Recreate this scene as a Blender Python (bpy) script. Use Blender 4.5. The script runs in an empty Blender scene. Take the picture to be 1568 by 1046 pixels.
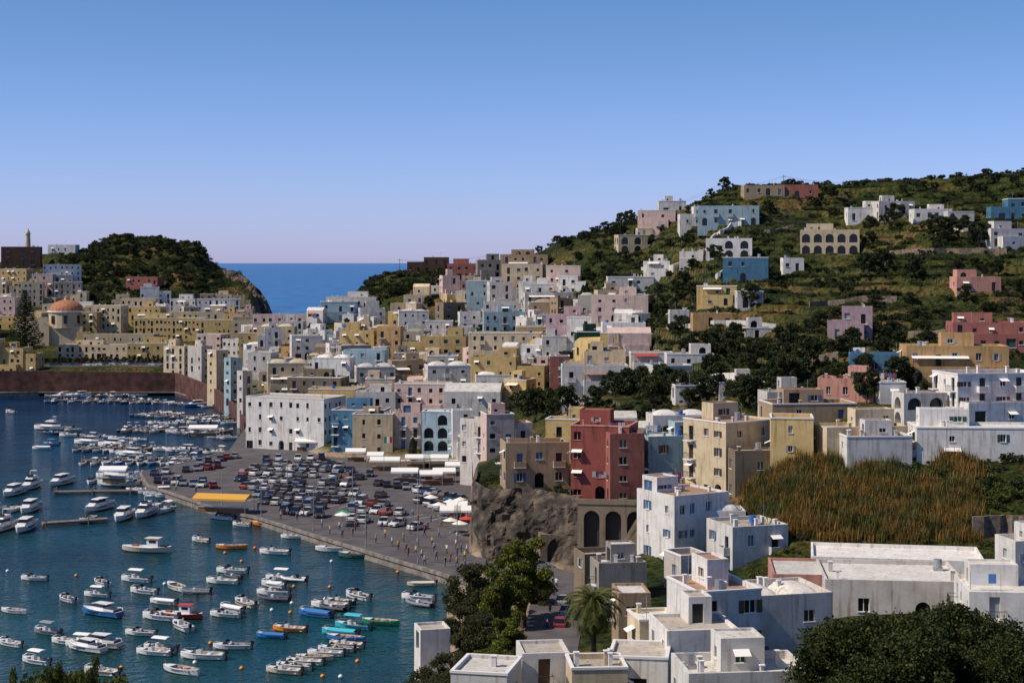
import bpy, math, random
import numpy as np
from mathutils import Vector, noise as mnoise
R=random.Random(7)
F=2486.0; CH=50.0; HY=402.0; CX=784.0
def XY(px,D): return ((px-CX)/F*D, D)
def ZY(py,D): return CH-(py-HY)*D/F
scene=bpy.context.scene
# ------------------------------------------------------------------ camera / light
cam_d=bpy.data.cameras.new("camera"); cam=bpy.data.objects.new("camera",cam_d)
scene.collection.objects.link(cam); scene.camera=cam
cam.location=(0,0,CH); cam.rotation_euler=(math.radians(90),0,0)
cam_d.sensor_width=36; cam_d.lens=F/1568*36; cam_d.shift_y=-121/1568.0
cam_d.clip_start=1; cam_d.clip_end=200000
az=math.radians(-106); el=math.radians(48)
sv=Vector((math.cos(el)*math.sin(az),math.cos(el)*math.cos(az),math.sin(el)))
sl=bpy.data.lights.new("sun","SUN"); sl.energy=4.7; sl.angle=math.radians(0.5); sl.color=(1,0.88,0.73)
so=bpy.data.objects.new("sun",sl); scene.collection.objects.link(so)
so.rotation_euler=sv.to_track_quat('Z','Y').to_euler(); so.location=(-200,-50,300)
w=bpy.data.worlds.new("World"); scene.world=w; w.use_nodes=True
nt=w.node_tree; bg=nt.nodes["Background"]
sky=nt.nodes.new("ShaderNodeTexSky"); sky.sky_type='NISHITA'; sky.sun_disc=False
sky.sun_elevation=el; sky.sun_rotation=az; sky.air_density=1.0; sky.dust_density=0.3; sky.ozone_density=3.0; sky.altitude=50
tc=nt.nodes.new("ShaderNodeTexCoord"); sx_=nt.nodes.new("ShaderNodeSeparateXYZ"); nt.links.new(tc.outputs["Generated"],sx_.inputs[0])
tr=nt.nodes.new("ShaderNodeValToRGB"); e=tr.color_ramp.elements; e[0].position=0.0; e[0].color=(.98,1.0,1.0,1); e[1].position=.6; e[1].color=(.85,.92,.88,1)
e_=tr.color_ramp.elements.new(.05); e_.color=(.90,.98,1.0,1); e_=tr.color_ramp.elements.new(.16); e_.color=(.66,.86,1.0,1)
nt.links.new(sx_.outputs[2],tr.inputs["Fac"])
vm=nt.nodes.new("ShaderNodeVectorMath"); vm.operation='MULTIPLY'; nt.links.new(sky.outputs[0],vm.inputs[0]); nt.links.new(tr.outputs[0],vm.inputs[1])
vm2=nt.nodes.new("ShaderNodeVectorMath"); vm2.operation='MULTIPLY'; vm2.inputs[1].default_value=(1.03,1.08,1.30)
cb=nt.nodes.new("ShaderNodeSeparateXYZ"); nt.links.new(vm.outputs[0],vm2.inputs[0]); nt.links.new(vm2.outputs[0],cb.inputs[0])
mulb=nt.nodes.new("ShaderNodeMath"); mulb.operation='MULTIPLY'; nt.links.new(cb.outputs[2],mulb.inputs[0])
mrb=nt.nodes.new("ShaderNodeMapRange"); mrb.inputs[1].default_value=0; mrb.inputs[2].default_value=.14; mrb.inputs[3].default_value=1.62; mrb.inputs[4].default_value=1.08; nt.links.new(sx_.outputs[2],mrb.inputs[0]); nt.links.new(mrb.outputs[0],mulb.inputs[1])
cc=nt.nodes.new("ShaderNodeCombineXYZ"); nt.links.new(cb.outputs[0],cc.inputs[0]); nt.links.new(cb.outputs[1],cc.inputs[1]); nt.links.new(mulb.outputs[0],cc.inputs[2])
nt.links.new(cc.outputs[0],bg.inputs[0]); bg.inputs[1].default_value=0.08
scene.view_settings.view_transform='Standard'; scene.view_settings.look='None'; scene.view_settings.exposure=0
# ------------------------------------------------------------------ materials
MATS={}
def newmat(name):
    m=bpy.data.materials.new(name); m.use_nodes=True
    return m,m.node_tree,m.node_tree.nodes["Principled BSDF"]
def plain(name,col,rough=0.6,metal=0.0,var=0.0,scale=1.0,spec=0.4):
    if name in MATS: return MATS[name]
    m,t,b=newmat(name); b.inputs["Roughness"].default_value=rough; b.inputs["Metallic"].default_value=metal
    b.inputs["Specular IOR Level"].default_value=spec
    if var>0:
        g=t.nodes.new("ShaderNodeNewGeometry"); n=t.nodes.new("ShaderNodeTexNoise"); n.inputs["Scale"].default_value=scale; n.inputs["Detail"].default_value=6
        t.links.new(g.outputs["Position"],n.inputs["Vector"])
        r=t.nodes.new("ShaderNodeValToRGB"); r.color_ramp.elements[0].position=0.35; r.color_ramp.elements[1].position=0.65
        r.color_ramp.elements[0].color=[c*(1-var) for c in col]+[1]; r.color_ramp.elements[1].color=[min(1,c*(1+var*0.5)) for c in col]+[1]
        t.links.new(n.outputs["Fac"],r.inputs["Fac"]); t.links.new(r.outputs[0],b.inputs["Base Color"])
    else: b.inputs["Base Color"].default_value=(*col,1)
    MATS[name]=m; return m
def wallmat(name,col):
    if name in MATS: return MATS[name]
    m,t,b=newmat(name); b.inputs["Roughness"].default_value=0.9; b.inputs["Specular IOR Level"].default_value=0.15
    g=t.nodes.new("ShaderNodeNewGeometry"); oi=t.nodes.new("ShaderNodeObjectInfo")
    n=t.nodes.new("ShaderNodeTexNoise"); n.inputs["Scale"].default_value=0.5; n.inputs["Detail"].default_value=9; n.inputs["Roughness"].default_value=0.7
    t.links.new(g.outputs["Position"],n.inputs["Vector"])
    mp=t.nodes.new("ShaderNodeMapping"); mp.inputs["Scale"].default_value=(1.6,1.6,0.15); t.links.new(g.outputs["Position"],mp.inputs["Vector"])
    n2=t.nodes.new("ShaderNodeTexNoise"); n2.inputs["Scale"].default_value=1.3; n2.inputs["Detail"].default_value=6; t.links.new(mp.outputs[0],n2.inputs["Vector"])
    r=t.nodes.new("ShaderNodeValToRGB"); e=r.color_ramp.elements
    e[0].position=0.3; e[0].color=[col[0]*.76,col[1]*.73,col[2]*.69,1]; e[1].position=0.6; e[1].color=[*col,1]
    t.links.new(n.outputs["Fac"],r.inputs["Fac"])
    r2=t.nodes.new("ShaderNodeValToRGB"); e=r2.color_ramp.elements; e[0].position=0.28; e[0].color=(.62,.58,.53,1); e[1].position=0.47; e[1].color=(1,1,1,1)
    t.links.new(n2.outputs["Fac"],r2.inputs["Fac"])
    mx=t.nodes.new("ShaderNodeMix"); mx.data_type='RGBA'; mx.blend_type='MULTIPLY'; mx.inputs[0].default_value=1
    t.links.new(r.outputs[0],mx.inputs[6]); t.links.new(r2.outputs[0],mx.inputs[7])
    hs=t.nodes.new("ShaderNodeHueSaturation"); mr=t.nodes.new("ShaderNodeMapRange"); mr.inputs[3].default_value=.70; mr.inputs[4].default_value=1.03
    t.links.new(oi.outputs["Random"],mr.inputs[0]); t.links.new(mr.outputs[0],hs.inputs["Value"])
    t.links.new(mx.outputs[2],hs.inputs["Color"]); t.links.new(hs.outputs[0],b.inputs["Base Color"])
    bp=t.nodes.new("ShaderNodeBump"); bp.inputs["Strength"].default_value=0.35; bp.inputs["Distance"].default_value=0.05
    t.links.new(n.outputs["Fac"],bp.inputs["Height"]); t.links.new(bp.outputs[0],b.inputs["Normal"])
    MATS[name]=m; return m
def objcol(name,rough,spec=0.5,coat=0.0):
    if name in MATS: return MATS[name]
    m,t,b=newmat(name); o=t.nodes.new("ShaderNodeObjectInfo"); t.links.new(o.outputs["Color"],b.inputs["Base Color"])
    b.inputs["Roughness"].default_value=rough; b.inputs["Specular IOR Level"].default_value=spec; b.inputs["Coat Weight"].default_value=coat
    MATS[name]=m; return m
def leafmat(name,c1,c2,c3=None,scale=0.5):
    if name in MATS: return MATS[name]
    m,t,b=newmat(name); g=t.nodes.new("ShaderNodeNewGeometry"); b.inputs["Roughness"].default_value=0.65; b.inputs["Specular IOR Level"].default_value=0.25
    r=t.nodes.new("ShaderNodeValToRGB"); r.color_ramp.elements[0].color=(*c1,1); r.color_ramp.elements[1].color=(*c2,1)
    if c3: 
        e=r.color_ramp.elements.new(0.85); e.color=(*c2,1); r.color_ramp.elements[-1].color=(*c3,1)
    n=t.nodes.new("ShaderNodeTexNoise"); n.inputs["Scale"].default_value=scale; n.inputs["Detail"].default_value=3
    t.links.new(g.outputs["Position"],n.inputs["Vector"])
    ad=t.nodes.new("ShaderNodeMath"); ad.operation='MULTIPLY_ADD'; ad.inputs[1].default_value=0.45
    ms=t.nodes.new("ShaderNodeMath"); ms.operation='MULTIPLY_ADD'; ms.inputs[1].default_value=1.6; ms.inputs[2].default_value=-0.52
    t.links.new(n.outputs["Fac"],ms.inputs[0]); t.links.new(g.outputs["Random Per Island"],ad.inputs[0]); t.links.new(ms.outputs[0],ad.inputs[2])
    t.links.new(ad.outputs[0],r.inputs["Fac"]); t.links.new(r.outputs[0],b.inputs["Base Color"])
    tl=t.nodes.new("ShaderNodeBsdfTranslucent"); t.links.new(r.outputs[0],tl.inputs[0]); mxs=t.nodes.new("ShaderNodeMixShader"); mxs.inputs[0].default_value=.25
    out=t.nodes["Material Output"]; t.links.new(b.outputs[0],mxs.inputs[1]); t.links.new(tl.outputs[0],mxs.inputs[2]); t.links.new(mxs.outputs[0],out.inputs[0])
    MATS[name]=m; return m
COL={'W':(.78,.76,.72),'V':(.66,.62,.57),'C':(.68,.56,.38),'Y':(.66,.49,.22),'P':(.66,.34,.27),'Q':(.68,.52,.46),'R':(.30,.09,.075),'B':(.10,.25,.40),'L':(.38,.52,.58),
'G':(.38,.35,.31),'T':(.42,.31,.20),'O':(.56,.36,.17),'M':(.56,.41,.44),'K':(.16,.09,.06),'E':(.01,.07,.05),'S':(.27,.22,.16),'D':(.40,.16,.13)}
CN={'W':'white','V':'whitewashed','C':'cream','Y':'yellow','P':'pink','Q':'pale_pink','R':'red','B':'blue','L':'light_blue','G':'grey','T':'tan','O':'ochre','M':'mauve','K':'brown','E':'green','S':'stone','D':'dark_pink'}
for k in COL: wallmat('wall_'+CN[k],COL[k])
glass=plain('window_glass',(.010,.012,.016),.15,spec=.5)
M_trim=plain('white_trim',(.72,.70,.66),.7); M_roofW=wallmat('roof_white',(.74,.71,.66)); M_roofG=wallmat('roof_concrete',(.50,.45,.38)); M_roofT=wallmat('roof_terracotta',(.42,.27,.18))
M_sh=[plain('shutter_green',(.03,.08,.05),.6),plain('shutter_brown',(.12,.06,.03),.6),plain('shutter_blue',(.05,.12,.24),.6),plain('shutter_grey',(.3,.31,.31),.6),plain('shutter_brown_dark',(.05,.03,.02),.6)]
M_rail=plain('iron_rail',(.05,.05,.05),.5); M_metal=plain('galvanised_metal',(.4,.41,.42),.4,.6)
M_canvasW=plain('white_canvas',(.8,.78,.74),.8); M_blueT=plain('blue_tank',(.03,.12,.42),.5)
# ------------------------------------------------------------------ mesh builder
class MB:
    def __init__(s): s.v=[];s.f=[];s.m=[]
    def face(s,pts,mi=0):
        n=len(s.v); s.v.extend(pts); s.f.append(tuple(range(n,n+len(pts)))); s.m.append(mi)
    def box(s,x0,x1,y0,y1,z0,z1,mi=0,bottom=True):
        n=len(s.v); s.v+= [(x0,y0,z0),(x1,y0,z0),(x1,y1,z0),(x0,y1,z0),(x0,y0,z1),(x1,y0,z1),(x1,y1,z1),(x0,y1,z1)]
        q=[(4,5,6,7),(0,1,5,4),(1,2,6,5),(2,3,7,6),(3,0,4,7)]+([(3,2,1,0)] if bottom else [])
        for a in q: s.f.append(tuple(n+i for i in a)); s.m.append(mi)
    def rot_box(s,c,ang,lx,ly,z0,z1,mi=0):
        ca,sa=math.cos(ang),math.sin(ang); n=len(s.v)
        for z in (z0,z1):
            for a,b in ((-1,-1),(1,-1),(1,1),(-1,1)):
                x=a*lx/2;y=b*ly/2; s.v.append((c[0]+x*ca-y*sa,c[1]+x*sa+y*ca,z))
        for a in [(4,5,6,7),(0,1,5,4),(1,2,6,5),(2,3,7,6),(3,0,4,7),(3,2,1,0)]: s.f.append(tuple(n+i for i in a)); s.m.append(mi)
    def tube(s,pts,rad,seg=6,mi=0,cap=True):
        n0=len(s.v); P=[Vector(p) for p in pts]
        for i,p in enumerate(P):
            d=(P[min(i+1,len(P)-1)]-P[max(i-1,0)]).normalized()
            a=Vector((0,0,1)) if abs(d.z)<.9 else Vector((1,0,0))
            u=d.cross(a).normalized(); v=d.cross(u)
            for k in range(seg):
                t=2*math.pi*k/seg; q=p+(u*math.cos(t)+v*math.sin(t))*rad[i]; s.v.append(tuple(q))
        for i in range(len(P)-1):
            for k in range(seg):
                a=n0+i*seg+k;b=n0+i*seg+(k+1)%seg; s.f.append((a,b,b+seg,a+seg)); s.m.append(mi)
        if cap:
            s.f.append(tuple(n0+k for k in range(seg))[::-1]); s.m.append(mi)
            s.f.append(tuple(n0+(len(P)-1)*seg+k for k in range(seg))); s.m.append(mi)
    def leaves(s,P,size,rng,mi=0,asp=0.55,flat=0.0):
        n=len(P); P=np.asarray(P)
        u=rng.normal(size=(n,3)); u[:,2]*=(1-flat); u/=np.linalg.norm(u,axis=1)[:,None]
        w_=rng.normal(size=(n,3)); v=np.cross(u,w_); v/=np.linalg.norm(v,axis=1)[:,None]
        sz=(size*(0.6+0.8*rng.random(n)))[:,None]
        A=np.stack([P-u*sz,P-v*sz*asp,P+u*sz,P+v*sz*asp],1).reshape(-1,3)
        n0=len(s.v); s.v.extend(map(tuple,A.tolist()))
        s.f.extend([(n0+4*i,n0+4*i+1,n0+4*i+2,n0+4*i+3) for i in range(n)]); s.m.extend([mi]*n)
    def mesh(s,name,mats,smooth=False):
        me=bpy.data.meshes.new(name); me.from_pydata(s.v,[],s.f)
        for m in mats: me.materials.append(m)
        me.polygons.foreach_set("material_index",s.m)
        if smooth: me.polygons.foreach_set("use_smooth",[True]*len(s.f))
        me.update(); return me
    def obj(s,name,mats,loc=(0,0,0),rz=0,smooth=False): return put(name,s.mesh(name,mats,smooth),loc,rz)
def put(name,me,loc=(0,0,0),rz=0,sc=1,parent=None,color=None):
    o=bpy.data.objects.new(name,me); scene.collection.objects.link(o); o.location=loc; o.rotation_euler=(0,0,rz)
    o.scale=(sc,sc,sc) if not isinstance(sc,tuple) else sc
    if parent: o.parent=parent
    if color: o.color=(*color,1)
    return o
def empty(name):
    e=bpy.data.objects.new(name,None); scene.collection.objects.link(e); return e
# ------------------------------------------------------------------ terrain
near=[(5,46.5),(30,39),(60,30),(100,16)]
cols={
-500:near+[(150,4),(175,-3),(622,-3),(628,9),(690,10),(710,14),(780,28),(850,46),(900,46),(1050,-5)],
0:near+[(150,4),(175,-3),(622,-3),(628,9),(690,10),(710,14),(780,28),(850,47),(900,48),(1050,-5)],
120:near+[(150,4),(175,-3),(622,-3),(628,9),(690,10),(705,14),(760,25),(820,37),(880,55),(920,55),(1060,-5)],
165:near+[(150,4),(175,-3),(622,-3),(628,9),(690,10),(705,14),(760,25),(810,34),(870,55),(900,61),(940,60),(1080,-5)],
200:near+[(150,4),(175,-3),(622,-3),(628,9),(690,10),(705,14),(760,25),(805,33),(860,54),(900,63),(940,62),(1080,-5)],
260:near+[(150,4),(175,-3),(622,-3),(628,9),(680,10),(705,13),(750,23),(805,32),(860,52),(900,62),(940,60),(1080,-5)],
300:near+[(150,4),(175,-3),(603,-3),(610,7),(660,10),(700,13),(750,22),(805,31),(860,50),(895,58.5),(930,56),(1050,-5)],
320:near+[(150,4),(175,-3),(584,-3),(592,6),(650,9),(700,13),(750,22),(805,30),(860,43),(890,51.5),(920,48),(1030,-5)],
345:near+[(150,4),(175,-3),(550,-3),(558,5),(620,8),(700,15),(760,24),(800,28),(860,40),(890,46.5),(915,43),(1000,-5)],
365:near+[(150,4),(175,-3),(510,-3),(518,4),(580,7),(650,13),(720,21),(780,26),(830,33),(885,43),(905,38),(970,-5)],
385:near+[(150,4),(175,-3),(422,-3),(430,1.3),(470,6),(530,11),(580,17),(630,22),(700,24),(780,25),(830,29),(880,36),(895,30),(940,-5)],
398:near+[(150,4),(175,-3),(420,-3),(430,1.3),(470,7),(530,12),(580,17),(630,22),(700,24),(780,24),(830,24),(880,29),(890,22),(930,-5)],
412:near+[(150,4),(178,-3),(418,-3),(428,1.3),(470,8),(530,12),(580,17.5),(630,22),(700,23),(760,22),(860,8),(900,-5)],
500:near+[(150,5),(180,-3),(395,-3),(405,1.3),(440,8),(480,11.8),(530,16.3),(570,23),(610,27),(640,27),(760,-5)],
545:near+[(150,5),(182,-3),(390,-3),(400,1.3),(435,8),(480,12),(520,17),(570,24),(610,28),(640,32),(660,36),(690,30),(770,-5)],
565:near+[(150,5),(184,-3),(388,-3),(398,1.3),(430,8),(480,12.5),(520,17),(570,25),(610,29),(640,37),(665,42),(700,40),(800,-5)],
600:near+[(150,6),(188,-1),(200,-3),(385,-3),(393,1.3),(430,8.5),(475,12.5),(520,18),(570,27),(610,31),(640,40),(665,45),(700,44),(820,-5)],
650:near+[(150,7),(188,1.2),(215,-1.5),(380,-3),(388,1.3),(430,8.8),(470,12.6),(520,19),(570,27.5),(610,36),(640,43),(665,46.5),(700,46),(850,-5)],
715:near+[(150,8),(190,3),(225,1.6),(245,1.2),(262,-2),(378,-3),(386,1.3),(430,9),(470,13),(520,20),(570,29),(610,38),(650,45.5),(700,45),(850,-5)],
730:near+[(150,8),(190,3),(230,1.8),(258,1.4),(268,1),(273,11.5),(300,11),(360,6),(420,9),(470,14),(520,21),(570,30),(610,39),(650,46),(700,45),(850,0)],
800:near+[(150,8),(190,3.5),(230,2),(262,1.6),(268,2),(274,12),(320,12),(360,11),(400,12),(440,15),(480,21.4),(530,29),(570,39),(600,44.5),(640,50),(720,50),(900,10)],
850:near+[(150,8),(190,4),(250,2.2),(260,2.5),(266,12),(320,14),(380,14.5),(440,17),(480,23),(530,32),(570,42),(600,52),(630,58),(700,58),(900,20)],
930:[(5,46.5),(30,39),(60,30),(100,18),(150,9),(190,5),(245,3),(254,3.5),(258,12),(290,14),(330,16),(380,19),(430,26),(490,34.6),(540,45),(590,58),(610,61),(680,63),(900,30)],
980:[(5,46.5),(30,39),(60,30),(100,18),(150,10),(190,7),(215,8),(250,11),(262,13),(300,16),(380,20),(430,27),(490,36),(540,47),(590,62),(610,65),(680,66),(900,30)],
1100:[(5,46.5),(30,39),(60,30),(100,18),(150,11),(190,9),(215,9.5),(240,13),(258,14.5),(300,20),(350,24),(400,31),(450,41),(500,53),(550,67),(580,74),(650,76),(900,40)],
1200:[(5,46.5),(30,39),(60,30),(100,18),(150,12),(190,11),(205,11),(225,16),(240,19),(300,23.7),(350,28),(400,34),(470,46.6),(520,61),(570,75),(590,78),(700,80),(900,50)],
1300:[(5,46.5),(30,39),(60,30),(100,18),(150,13),(190,12),(208,13),(240,20),(260,22),(300,25),(350,29),(400,36),(470,49),(520,62),(570,75),(590,77),(700,80),(900,50)],
1450:[(5,46.5),(30,39),(60,30),(100,19),(150,14),(190,12.5),(212,14),(235,20.5),(260,23),(300,25.5),(380,35),(440,48),(490,62),(560,76),(590,79),(700,82),(900,50)],
1568:[(5,46.5),(30,39),(60,30),(100,19),(150,14),(190,13),(215,15),(230,21),(260,23.5),(300,26),(380,35),(440,50),(490,64),(540,77.5),(570,80),(700,84),(900,60)],
2200:[(5,46.5),(30,39),(60,30),(100,20),(150,16),(190,16),(215,18),(230,23),(260,26),(300,30),(380,42),(440,57),(490,72),(540,85),(570,88),(700,92),(900,70)]}
ck=sorted(cols); DG=np.arange(0,1501.0)
TAB=np.array([np.interp(DG,[p[0] for p in cols[k]],[p[1] for p in cols[k]]) for k in ck])
ker=np.array([1,2,3,2,1.])/9
TAB=np.array([np.convolve(np.pad(r,2,mode='edge'),ker,'valid') for r in TAB])
nrng=np.random.default_rng(3)
NW=[(nrng.normal(size=2),nrng.random()*6.28) for _ in range(30)]
def pn(X,Y,wl,k=0,n=7):
    s=0
    for i in range(n):
        d,p=NW[(i+k)%30]; s=s+np.sin((X*d[0]+Y*d[1])*6.28/wl*(0.7+0.12*i)+p)
    return s/math.sqrt(n)*1.1
def ss(x,a,b):
    t=np.clip((x-a)/(b-a),0,1); return t*t*(3-2*t)
ST=2.3
def qf(z,X,Y): return z/ST+0.22*pn(X,Y,110,15)
def ter(px,D,raw=False):
    px=np.asarray(px,float); D=np.asarray(D,float)
    i=np.clip(np.searchsorted(ck,px,side='right')-1,0,len(ck)-2); c=np.array(ck,float)
    t=np.clip((px-c[i])/(c[i+1]-c[i]),0,1)
    j=np.clip(D.astype(int),0,1499); fr=np.clip(D-j,0,1)
    za=TAB[i,j]*(1-fr)+TAB[i,j+1]*fr; zb=TAB[i+1,j]*(1-fr)+TAB[i+1,j+1]*fr
    z=za*(1-t)+zb*t
    X=(px-CX)/F*D; Y=D
    land=ss(z,3,10)
    hill=ss(px,860,960)*ss(D,290,340)
    head=ss(D,790,830)*ss(px,450,380)*ss(z,15,30)
    z=z+land*(0.35+0.6*hill)*pn(X,Y,60,3)+hill*0.3*pn(X,Y,24,9)+head*(1.4*pn(X,Y,30,5)+1.0*pn(X,Y,12,12))
    if raw: return z
    q=qf(z,X,Y); fl=np.floor(q); g=ss(q-fl,0.0,0.2)
    zt=ST*(fl+g*0.88+(q-fl)*0.12-0.22*pn(X,Y,110,15))
    return z+(zt-z)*0.95*hill
def hit(px,py,Dmin=140):
    D=np.arange(Dmin,1100.0,0.5); z=ter(np.full_like(D,px),D)
    y=HY+(CH-z)*F/D; k=np.argmax((y<=py)&(z>0.8)); 
    if not ((y<=py)&(z>0.8)).any(): k=np.argmin(y+ (z<=0.8)*999)
    return D[k],float(z[k])
def tz(X,Y): return float(ter(CX+X/Y*F,Y))
# ------------------------------------------------------------------ buildings
FOOT=[]
def wall(mb,p,q,z0,z1,ops,mw,rec=.25):
    L=math.hypot(q[0]-p[0],q[1]-p[1]); ux,uy=(q[0]-p[0])/L,(q[1]-p[1])/L; nx,ny=uy,-ux
    def pt(u,v,o=0): return (p[0]+ux*u+nx*o,p[1]+uy*u+ny*o,v)
    us=sorted({0,L}|{o[0] for o in ops}|{o[1] for o in ops}); vs=sorted({z0,z1}|{o[2] for o in ops}|{o[3] for o in ops})
    for a,b in zip(us,us[1:]):
        run=None
        for c,d in zip(vs,vs[1:]):
            hole=any(o[0]<=a+1e-5 and b<=o[1]+1e-5 and o[2]<=c+1e-5 and d<=o[3]+1e-5 for o in ops)
            if hole:
                if run is not None: mb.face([pt(a,run),pt(b,run),pt(b,c),pt(a,c)],mw); run=None
            elif run is None: run=c
        if run is not None: mb.face([pt(a,run),pt(b,run),pt(b,z1),pt(a,z1)],mw)
    for o in ops:
        a,b,c,d,k,mi=o[:6]; near_=o[6] if len(o)>6 else False
        r=-rec if k not in 'aA' else -0.9
        mb.face([pt(a,c,r),pt(b,c,r),pt(b,d,r),pt(a,d,r)],mi)
        mb.face([pt(a,c),pt(b,c),pt(b,c,r),pt(a,c,r)],mw); mb.face([pt(a,d,r),pt(b,d,r),pt(b,d),pt(a,d)],mw)
        mb.face([pt(a,c),pt(a,c,r),pt(a,d,r),pt(a,d)],mw); mb.face([pt(b,c,r),pt(b,c),pt(b,d),pt(b,d,r)],mw)
        if k in 'aA':
            rr=(b-a)/2; zc=d-rr; N=7
            for sgn in (-1,1):
                pts=[pt((a+b)/2+sgn*rr*math.sin(i*math.pi/2/N),zc+rr*math.cos(i*math.pi/2/N)) for i in range(N+1)]
                corner=pt(a if sgn<0 else b,d)
                for i in range(N): mb.face([corner,pts[i],pts[i+1]],mw)
                for i in range(N):
                    u0=(a+b)/2+sgn*rr*math.sin(i*math.pi/2/N); z_0=zc+rr*math.cos(i*math.pi/2/N); u1=(a+b)/2+sgn*rr*math.sin((i+1)*math.pi/2/N); z_1=zc+rr*math.cos((i+1)*math.pi/2/N)
                    mb.face([pt(u0,z_0),pt(u0,z_0,r+.01),pt(u1,z_1,r+.01),pt(u1,z_1)],mw)
        if k in 'wd':
            def ob(u0,u1,v0,v1,o0,o1,mi2):
                P=[pt(u0,v0,o0),pt(u1,v0,o0),pt(u1,v0,o1),pt(u0,v0,o1),pt(u0,v1,o0),pt(u1,v1,o0),pt(u1,v1,o1),pt(u0,v1,o1)]
                n=len(mb.v); mb.v+=P
                for f in [(4,5,6,7),(0,1,5,4),(1,2,6,5),(2,3,7,6),(3,0,4,7),(3,2,1,0)]: mb.f.append(tuple(n+i for i in f)); mb.m.append(mi2)
            if near_ and k=='w':
                ob((a+b)/2-.04,(a+b)/2+.04,c+.003,d-.003,-rec+.002,-rec+.06,2)
                for (u0,u1) in ((a+.002,a+.06),(b-.06,b-.002)): ob(u0,u1,c+.003,d-.003,-rec+.002,-rec+.05,2)
                ob(a-.08,b+.08,c-.1,c-.003,-.05,.09,2)
                if R.random()<.35:
                    wd=(b-a)/2
                    ob(a-wd-.05,a-.05,c,d,.004,.05,5); ob(b+.05,b+wd+.05,c,d,.004,.05,5)
            elif o[5]==5 or R.random()<.4: ob(a-.12,b+.12,c-.12,c-.003,-.02,.1,2)
            if R.random()<.10:
                P=[pt(a-.25,d+.15,.01),pt(b+.25,d+.15,.01),pt(b+.25,d-.25,.9),pt(a-.25,d-.25,.9)]; mb.face(P,8)
def balcony(mb,x,y,z,wd,dirn,near_,solid,mw):
    pr=0.9
    def bx(u0,u1,o0,o1,z0,z1,mi):
        if dirn=='f': mb.box(x+u0,x+u1,y-o1,y-o0,z0,z1,mi)
        elif dirn=='l': mb.box(x-o1,x-o0,y+u0,y+u1,z0,z1,mi)
        else: mb.box(x+o0,x+o1,y+u0,y+u1,z0,z1,mi)
    h=wd/2; bx(-h,h,.004,pr,z-.14,z,2)
    if solid: bx(-h,h,pr-.1,pr-.01,z+.002,z+.9,mw); bx(-h+.002,-h+.1,.004,pr-.102,z+.002,z+.9,mw); bx(h-.1,h-.002,.004,pr-.102,z+.002,z+.9,mw)
    else:
        bx(-h,h,pr-.06,pr-.01,z+.9,z+.95,4)
        bx(-h+.01,-h+.05,.004,pr-.062,z+.9,z+.95,4); bx(h-.05,h-.01,.004,pr-.062,z+.9,z+.95,4)
        n=max(3,int(wd/(.22 if near_ else .45)))
        for i in range(n+1):
            u=-h+.02+(wd-.06)*i/n; bx(u,u+.025,pr-.05,pr-.02,z+.002,z+.898,4)
def openings(L,zb,zt,mi_sh,near_,dens,style):
    ops=[]; H=zt-zb; ns=max(1,int(round((H-.3)/3.1))); sh=(H-.45)/ns
    sp=R.uniform(2.3,3.5)/dens; n=int((L-0.6)/sp)
    if n<1:
        if L<1.8: return ops,[],sh,ns
        n=1
    sp=L/n; bal=[]
    colw=[R.random() for _ in range(n)]; off=[R.uniform(-.18,.18)*sp for _ in range(n)]; skip=R.choice([.06,.14,.28])
    gw=R.choice([.4,.46,.52,.6])
    for s in range(ns):
        b=zb+s*sh
        for i in range(n):
            if R.random()<skip: continue
            u=(i+.5)*sp+off[i]; k='w'; mi=1
            if R.random()<.35: mi=5
            if style=='arch': u=(i+.5)*sp; ww=min(sp*.36,1.2); ops.append((u-ww,u+ww,b+.1,b+min(sh-.35,2.7),'A',1)); continue
            if s==0 and colw[i]<.35 or (s>0 and colw[i]>.68):
                ww=.52+ (0.45 if R.random()<.3 and s==0 else 0); top=min(b+2.25,zt-.5)
                if s==0 and R.random()<.25: ops.append((u-.8,u+.8,b+.06,min(b+2.6,zt-.6),'A',1)); continue
                ops.append((u-ww,u+ww,b+.06,top,'d',mi))
                if s>0: bal.append((u,b+.02))
            else:
                ww=gw*R.choice([.8,1,1,1.1]); hh=R.choice([.32,.38,.44]); ops.append((u-ww,u+ww,b+sh*.34,b+sh*.34+min(1.4,sh*hh),'w',mi,near_))
    ops=[o for o in ops if o[0]>.15 and o[1]<L-.15 and o[3]<zt-.2]
    ops.sort(); res=[]
    for o in ops:
        if all(o[0]>=r_[1]+.1 or r_[0]>=o[1]+.1 or o[2]>=r_[3] or r_[2]>=o[3] for r_ in res): res.append(o)
    return res,bal,sh,ns
def volume(mb,x0,x1,y0,y1,z0,zb,zt,near_,dens,style,pd=.4,back=True,wm=0):
    P=[(x0,y0),(x1,y0),(x1,y1),(x0,y1)]
    for (a,b,dr) in ((0,1,'f'),(1,2,'r'),(3,0,'l'),(2,3,'b')):
        if dr=='b' and not back: continue
        p,q=P[a],P[b]; L=math.hypot(q[0]-p[0],q[1]-p[1]); ops=[]
        if dr!='b' and dens>0: ops=openings(L,zb,zt-pd*.6,5,near_,dens,style)[0]
        wall(mb,p,q,z0,zt,ops,wm)
    t=.2; pz=zt-pd; I=[(x0+t,y0+t),(x1-t,y0+t),(x1-t,y1-t),(x0+t,y1-t)]
    for i in range(4):
        j=(i+1)%4; mb.face([(*P[i],zt),(*P[j],zt),(*I[j],zt),(*I[i],zt)],wm); mb.face([(*I[i],zt),(*I[j],zt),(*I[j],pz),(*I[i],pz)],wm)
    mb.face([(*I[0],pz),(*I[1],pz),(*I[2],pz),(*I[3],pz)],3)
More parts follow.
